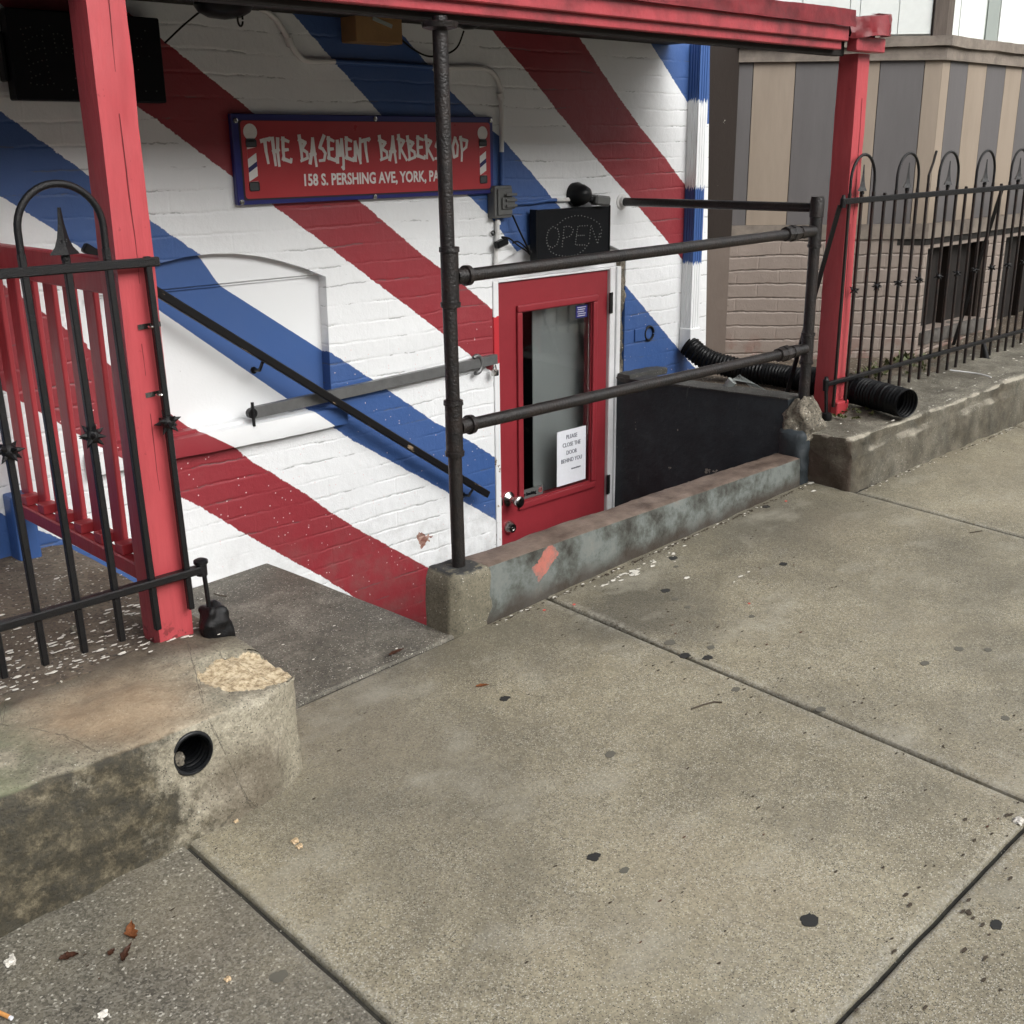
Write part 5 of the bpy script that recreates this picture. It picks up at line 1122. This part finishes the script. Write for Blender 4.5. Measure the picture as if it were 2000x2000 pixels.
# ================================================================== NEIGHBOURING HOUSE
nh = thing('neighbour_house', 'taupe brick house with a bay of tan and grey boards at the right', 'house', (5.6, 3.3, .45))
s2 = 1/math.sqrt(2)
F0 = Vector((4.925, 3.465, 0)); F1 = Vector((5.632, 2.758, 0)); F1x = 9.0; BY = 2.760
bm = nbm(); pz = .50
def quadwall(bm, a, b, z0, z1, th=.12, mi=0):
    a, b = Vector(a), Vector(b); d = (b-a).normalized(); n = Vector((-d.y, d.x, 0))
    vs = [bm.verts.new(p+Vector((0, 0, z))) for z in (z0, z1) for p in (a, b, b+n*th, a+n*th)]
    for f in ((0, 3, 2, 1), (4, 5, 6, 7), (0, 1, 5, 4), (1, 2, 6, 5), (2, 3, 7, 6), (3, 0, 4, 7)): bm.faces.new([vs[i] for i in f]).material_index = mi
quadwall(bm, F0-Vector((.02, 0, 0)), F1, .35, 1.135)
obj('angled_brick_base', bm, 'taupe', nh)
# brick base of the street face with two window openings
W1, W2 = (5.675, 6.395), (6.62, 7.45)
bm = nbm(); plate(bm, [(5.634, .30), (9.0, .30), (9.0, 1.135), (5.634, 1.135)], [[(W1[0], .66), (W1[1], .66), (W1[1], 1.085), (W1[0], 1.085)], [(W2[0], .50), (W2[1], .50), (W2[1], 1.085), (W2[0], 1.085)]], BY, .12)
obj('front_brick_base', bm, 'taupe', nh)
for (xa, xb), z0w in ((W1, .66), (W2, .50)):
    b = nbm(); box(b, (xa, BY+.085, z0w), (xb, BY+.118, 1.085)); wo = obj('cellar_window', b, 'mesh_dark', nh)
    b = nbm(); box(b, (xa+.001, BY+.03, z0w+.001), (xa+.022, BY+.084, 1.084)); box(b, (xb-.022, BY+.03, z0w+.001), (xb-.001, BY+.084, 1.084)); box(b, ((xa+xb)/2-.012, BY+.05, z0w+.001), ((xa+xb)/2+.012, BY+.084, 1.084)); obj('frame', b, 'brown_pil', wo)
b = rbox((5.665, BY-.02, .585), (6.42, BY+.11, .655), .01, .02, .006, 12); obj('cellar_sill', b, 'old_sill', nh, smooth=50)
# trim band, boards, moulded cap
def along(bm, z0, z1, out, x_end=9.0, start=F0, bev=0):
    n = Vector((-s2, -s2, 0)); c = Vector((F1.x, F1.y, 0)); mid = c+Vector((-out*math.tan(R(22.5)), -out, 0))
    a = start+n*out
    P = [a, mid, Vector((x_end, BY-out, 0)), Vector((x_end, BY+.05, 0)), c+Vector((.03, .05, 0)), start+Vector((.05, .05, 0))]
    lo = [bm.verts.new(p+Vector((0, 0, z0))) for p in P]; hi = [bm.verts.new(p+Vector((0, 0, z1))) for p in P]
    bm.faces.new(lo[::-1]); bm.faces.new(hi)
    for i in range(6): bm.faces.new((lo[i], lo[(i+1) % 6], hi[(i+1) % 6], hi[i]))
    bmesh.ops.recalc_face_normals(bm, faces=bm.faces[:])
b = nbm(); along(b, 1.138, 1.212, .014); obj('lower_band', b, 'tan_trim', nh)
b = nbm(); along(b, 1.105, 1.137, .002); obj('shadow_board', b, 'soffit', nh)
b = nbm(); along(b, 1.985, 2.044, .022); obj('upper_band', b, 'tan_trim', nh)
b = nbm(); along(b, 2.046, 2.092, .045); bmesh.ops.subdivide_edges(b, edges=[e for e in b.edges if e.calc_length() > .3], cuts=40); 
for v in b.verts: v.co += Vector((noise.noise(v.co*9)*.004, noise.noise(v.co*9+Vector((5, 0, 0)))*.004, noise.noise(v.co*12+Vector((0, 7, 0)))*.006))
obj('cap_moulding', b, 'tan_trim', nh)
dA = Vector((s2, -s2, 0)); LA = (F1-F0).length
cuts = [0.0]+[(at(x, 300, (s2, s2, 0), s2*(F0.x+F0.y))-F0).dot(dA) for x in (1463, 1544, 1627, 1641, 1705, 1790)]+[LA]
matsA = ['grey_board', 'tan_board', 'grey_board', 'tan_board', 'tan_board', 'grey_board', 'tan_board']
for (a, c), mt in zip(zip(cuts, cuts[1:]), matsA):
    b = nbm(); pa, pb = F0+dA*(max(a, 0)+.0018), F0+dA*(c-.0018); pa.z = pb.z = 0
    quadwall(b, pa, pb, 1.213, 1.984, .04); obj('siding_board', b, mt, nh)
b = nbm(); quadwall(b, F0+dA*.01+Vector((s2, s2, 0))*.006, F1+Vector((0, .009, 0)), 1.213, 1.984, .03); b2_ = obj('backing_board', b, 'soffit', nh)
xs_ = [5.634, 5.7177, 5.9134, 6.1304, 6.3583, 6.5651]
while xs_[-1] < 8.9: xs_.append(xs_[-1]+.215)
for i, (a, c) in enumerate(zip(xs_, xs_[1:])):
    b = nbm(); box(b, (a+.0018, BY, 1.213), (c-.0018, BY+.04, 1.984), .0008); obj('siding_board', b, 'tan_board' if i % 2 == 0 else 'grey_board', nh)
# pilaster
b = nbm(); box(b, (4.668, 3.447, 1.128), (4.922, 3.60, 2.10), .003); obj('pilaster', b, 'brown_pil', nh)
b = nbm(); box(b, (4.722, 3.449, .30), (4.918, 3.60, 1.126), .003); obj('lower_pilaster', b, 'brown_low', nh)
b = nbm(); box(b, (4.66, 3.62, 2.11), (4.95, 3.66, 7.0)); obj('gap_filler', b, 'soffit', nh)
# white upper storey: upright panels, weathered corner post
WH = 5.2
b = nbm(); plate_z0 = 2.093
quadwall(b, F0+Vector((s2, s2, 0))*.03, F1+Vector((.0, .045, 0)), plate_z0, WH, .05); box(b, (5.66, BY+.03, plate_z0), (9.0, BY+.08, WH)); obj('upper_wall', b, 'white_siding', nh)
cutsW = [0.04]+[(at(x, 40, (s2, s2, 0), s2*(F0.x+F0.y))-F0).dot(dA) for x in (1567, 1660, 1680, 1756)]+[LA-.07]
for a, c in zip(cutsW, cutsW[1:]):
    pa, pb = F0+dA*(a+.002), F0+dA*(c-.002); b = nbm(); quadwall(b, pa+Vector((s2, s2, 0))*.012, pb+Vector((s2, s2, 0))*.012, plate_z0+.012, WH, .015); obj('white_panel', b, 'white_siding', nh)
b = nbm(); pC = F1+Vector((0, 0, 0)); quadwall(b, F1-dA*.062, F1+Vector((.004, .0, 0)), plate_z0, WH, .05); box(b, (5.634, BY-.001, plate_z0), (5.700, BY+.05, WH)); obj('corner_post', b, 'brown_post', nh)
for (a, c, mt, dy) in ((5.702, 5.725, 'white_siding', .004), (5.727, 5.79, 'white_siding', .012), (5.792, 6.07, 'white_siding', .010), (6.072, 6.095, 'white_grey', .016), (6.097, 6.235, 'white_grey', .012), (6.237, 6.50, 'white_siding', .008), (6.502, 9.0, 'white_siding', .012)):
    b = nbm(); box(b, (a+.001, BY+dy, plate_z0+.002), (c-.001, BY+.029, WH)); obj('white_panel', b, mt, nh)
b = nbm(); box(b, (4.93, 3.47, 2.093), (9.0, 3.9, WH)); obj('inner_core', b, 'white_siding', nh)

# ================================================================== ADDED ACROSS THE STREET TO BLOCK LOW SKY (behind the camera, seen only by other views and in reflections)
M['dull_brick'] = paint('dull_brick', (0.11, 0.085, 0.07), 0.8, 0.4, None, 0.3, 3)
oh = thing('sky_blocking_house', 'added plain brick row house across the street with dark windows, blocking low sky', 'house', (3, -14, -.6))
wins = [[(x, z), (x+1.0, z), (x+1.0, z+1.7), (x, z+1.7)] for x in (-10.2, -7.4, -4.6, -1.8, 1.0, 3.8, 6.6, 9.4, 12.2, 15.0) for z in (1.2, 4.6)]
bm = nbm(); plate(bm, [(-12, -1.3), (18, -1.3), (18, 6.9), (-12, 6.9)], wins, -14.0, .3); wl_ = obj('wall', bm, 'dull_brick', oh)
for q in wins:
    bm = nbm(); box(bm, (q[0][0]+.01, -13.94, q[0][1]+.01), (q[1][0]-.01, -13.80, q[2][1]-.01)); obj('window', bm, 'mesh_dark', oh)
bm = nbm(); box(bm, (-12.2, -18, 6.901), (18.2, -13.5, 7.1)); obj('roof', bm, 'soffit', oh)

# ================================================================== SMALL THINGS ON THE GROUND
def leaf(px, py, L, W, ang, mat, label, plane=None, curl=.3, z=None):
    p = atS(px, py) if z is None else atZ(px, py, z); bm = nbm(); n = 9; rows = []
    ca, sa_ = math.cos(ang), math.sin(ang)
    for i in range(n+1):
        t = i/n; w = W*math.sin(math.pi*min(1, t**.8))*(.9+.25*math.sin(i*2.1)); u = (t-.5)*L; h = .0015+curl*L*(t-.5)**2*.8
        row = []
        for v, hh in ((-w, W*curl*.8), (-w*.5, W*curl*.2), (0, 0), (w*.5, W*curl*.25), (w, W*curl)):
            x, y = p.x+u*ca-v*sa_+.12*L*math.sin(t*3)*-sa_, p.y+u*sa_+v*ca+.12*L*math.sin(t*3)*ca
            row.append(bm.verts.new((x, y, (sz(x, y) if z is None else z)+h+hh)))
        rows.append(row)
    for A, B in zip(rows, rows[1:]):
        for k in range(4): bm.faces.new((A[k], A[k+1], B[k+1], B[k]))
    bmesh.ops.solidify(bm, geom=bm.faces[:], thickness=.0008)
    b = obj('leaf', bm, mat, label=label, cat='leaf', smooth=60, group='fallen leaves')
leaf(262, 1822, .052, .013, 1.2, 'leaf', 'bright orange brown curled leaf on the dark left slab', curl=.45)
leaf(250, 1866, .050, .008, .75, 'leaf_dark', 'thin dark curled leaf just below the bright orange leaf', curl=.5)
leaf(135, 1872, .036, .011, -.4, 'leaf_dark', 'flat dark brown leaf at the far left of the left slab')
leaf(219, 1862, .020, .007, .5, 'leaf_dark', 'tiny brown leaf scrap left of the bright orange leaf')
leaf(775, 1277, .062, .010, .1, 'leaf_dark', 'pointed dark red leaf on the entry landing near the pier', z=.181)
leaf(942, 1341, .038, .008, -.55, 'leaf', 'narrow tan leaf on the pavement in front of the pier', curl=.2)
def nugget(name, px, py, s, mat, label, cat, z=None, fl=.6):
    p = atS(px, py) if z is None else atZ(px, py, z); bm = rbox((-s, -s, 0), (s, s, s*2*fl), s*.5, s/3.2, s*.55, 1.3/s)
    bmesh.ops.translate(bm, verts=bm.verts, vec=p-Vector((0, 0, s*.25))); obj(name, bm, mat, label=label, cat=cat, smooth=40)
nugget('pebble', 20, 1882, .010, 'white_speck', 'largest pale pebble at the far left of the pavement', 'pebble')
nugget('pebble', 23, 1868, .004, 'white_speck', 'small pale pebble touching the largest pebble at the far left', 'pebble')
nugget('chewed_gum', 203, 1984, .011, 'white_speck', 'pale grey flattened gum at the bottom edge of the left slab', 'gum', fl=.25)
nugget('pebble', 445, 1914, .006, 'tan_crumb', 'round tan pebble on the left slab right of the leaves', 'pebble', fl=.5)
nugget('crumb', 576, 1645, .0075, 'tan_crumb', 'upper of the two tan crumbs on the pavement beside the stone block', 'crumb')
nugget('crumb', 585, 1655, .0065, 'tan_crumb', 'lower of the two tan crumbs on the pavement beside the stone block', 'crumb')
nugget('crumb', 461, 1605, .005, 'tan_crumb', 'single tan crumb close to the foot of the stone block', 'crumb')
nugget('pebble', 150, 1230, .014, 'crumble', 'grey stone on the ground behind the left fence bars', 'stone', z=.425)
nugget('pebble', 1990, 1607, .010, 'white_speck', 'pale pebble in the pavement joint at the right edge', 'pebble')
cg = thing('cigarette_butt', 'orange cigarette butt at the lower left corner of the pavement', 'cigarette', tuple(atS(8, 1988)))
p = atS(-6, 1979)+Vector((0, 0, .0045)); q_ = atS(24, 1993)+Vector((0, 0, .0045)); bm = nbm(); tube(bm, [p, p+(q_-p)*.85], .0040, 12); obj('filter', bm, 'filter', cg, smooth=40)
bm = nbm(); tube(bm, [p+(q_-p)*.86, q_], .0038, 12); obj('paper_end', bm, 'paper', cg, smooth=40)
def twig(pp, r, label, z=None):
    P = [(atS(x, y) if z is None else atZ(x, y, z))+Vector((0, 0, r+.001)) for x, y in pp]; bm = nbm(); tube(bm, P, r, 6); obj('twig', bm, 'twig', label=label, cat='twig')
twig([(1350, 1387), (1375, 1378), (1395, 1373), (1410, 1374)], .0022, 'bent brown twig on the middle pavement slab')
twig([(1894, 1042), (1905, 1040), (1918, 1038)], .0018, 'short twig on the pavement at the right edge near the joint')
twig([(418, 1161), (430, 1165), (443, 1166)], .002, 'small forked twig on the landing beside the fence foot', z=.17)
# scattered paint flakes, husks and grit: nobody could count them
bm = nbm()
def flake(p, s, mi=0, n=5):
    a = random.random()*6.28; pts = []
    for k in range(n):
        t = a+2*math.pi*k/n; r_ = s*random.uniform(.5, 1.1); pts.append((p.x+math.cos(t)*r_*1.6, p.y+math.sin(t)*r_*.7, p.z+random.uniform(.0003, s*.25)))
    flat(bm, pts, (0, 0, 1), .0008, mi)
for i in range(420):
    x, y = random.uniform(.25, 1.32), random.gauss(2.58, .10)
    if y < 2.40 or y > WY: continue
    if noise.noise(Vector((x*4, y*4, 0))) < -.15: continue
    flake(Vector((x, y, .431 if y < 2.5 else .426)), random.choice((.0025, .0035, .005, .006, .009)), 0)
for i in range(60): flake(Vector((random.uniform(-1, 1.25), random.uniform(2.6, 3.4), .427)), random.choice((.003, .005, .008)))
for i in range(46):
    x = random.gauss(2.93, .10) if i < 24 else random.gauss(2.76, .05); y = 2.335-abs(random.gauss(0, .02)); flake(Vector((x, y, sz(x, y)+.001)), random.choice((.003, .004, .006, .010)), 0)
for (px, py, s) in ((1341, 1130, .012), (1447, 1127, .01), (1462, 1118, .006), (1585, 945, .018), (1590, 960, .012), (1434, 1137, .004)): flake(atS(px, py)+Vector((0, 0, .001)), s, 0)
for i in range(150):
    x = random.uniform(4.1, 6.6); y = random.uniform(2.2, 2.7) if i % 3 else 2.23; y -= .05*(x-4.05)*(0 if y > 2.4 else 1); flake(Vector((x, y, ytop(x)+.007)), random.choice((.003, .005, .008)), 0)
for i in range(90):
    x = random.uniform(4.1, 5.8); y = 2.185-.052*(x-4.05)-abs(random.gauss(0, .012)); flake(Vector((x, y, sz(x, y)+.001)), random.choice((.003, .005, .007)), random.choice((0, 1)))
for i in range(260):
    x, y = random.uniform(2.2, 4.0), 2.375-abs(random.gauss(0, .009)); flake(Vector((x, y, sz(x, y)+.001)), random.choice((.002, .004, .006)), random.choice((0, 1, 1, 1, 1)))
for i in range(60):
    x, y = random.uniform(1.4, 2.05), random.uniform(2.45, 3.35); flake(Vector((x, y, fall_land(x, y)+.001)), random.choice((.002, .004)), random.choice((0, 1)))
for i in range(850):     # dark grit, needles and leaf bits over the open pavement
    x, y = random.uniform(.6, 5.6), random.uniform(.2, 2.3)
    if noise.noise(Vector((x*2, y*2, 4))) < -.1: continue
    flake(Vector((x, y, sz(x, y)+.0005)), random.choice((.0016, .002, .003, .0045)), random.choice((1, 1, 1, 2)))
for i in range(170):
    x, y = random.uniform(1.7, 2.9), random.gauss(.70, .13)
    if i % 2: x, y = random.gauss(2.25, .2), random.gauss(.55, .16)
    flake(Vector((x, y, sz(x, y)+.0005)), random.choice((.0025, .0035, .005, .007)), 1)
for i in range(90):
    x = random.uniform(2.3, 2.7); y = random.uniform(1.0, 2.1); x += (y-1.5)*.1; flake(Vector((x, y, sz(x, y)+.0005)), random.choice((.002, .003, .005)), 1)
obj('paint_flakes', bm, ['white_speck', 'twig', 'leaf_dark'], kind='stuff', label='scattered white paint flakes and dark grit on the ground', cat='debris')
# weeds and moss at the foot of the right red post and along the wall
bm = nbm()
def tuft(x, y, z, s, n):
    for i in range(n):
        a = random.random()*6.28; t = random.uniform(.2, 1.1); L = s*random.uniform(.5, 1.2); p = Vector((x+random.gauss(0, s*.5), y+random.gauss(0, s*.35), z)); d = Vector((math.cos(a)*math.cos(t), math.sin(a)*math.cos(t), math.sin(t))); s_ = d.cross(Vector((0, 0, 1))).normalized()*L*.28
        v = [bm.verts.new(q) for q in (p, p+d*L*.5+s_, p+d*L, p+d*L*.5-s_)]; bm.faces.new(v)
for i in range(26): x = random.uniform(4.26, 4.62); tuft(x, random.gauss(2.40, .035), ytop(x)+.008, .018, 11)
for i in range(16): x = random.uniform(4.95, 5.5); tuft(x, random.gauss(2.68, .04), ytop(x)+.02, .045, 12)
for i in range(20): x = random.uniform(4.3, 5.4); tuft(x, random.gauss(2.62, .05), ytop(x)+.008, .02, 8)
obj('weeds', bm, 'weed', kind='stuff', label='low green weeds and moss behind the right fence', cat='weeds')
cable('white_strap', [atZ(1855, 723, .555), atZ(1898, 728, .550), atZ(1920, 732, .548), atZ(1936, 737, .546)], .0035, 'conduit', 'thin white plastic strap lying on the kerb at the right', 'strap')
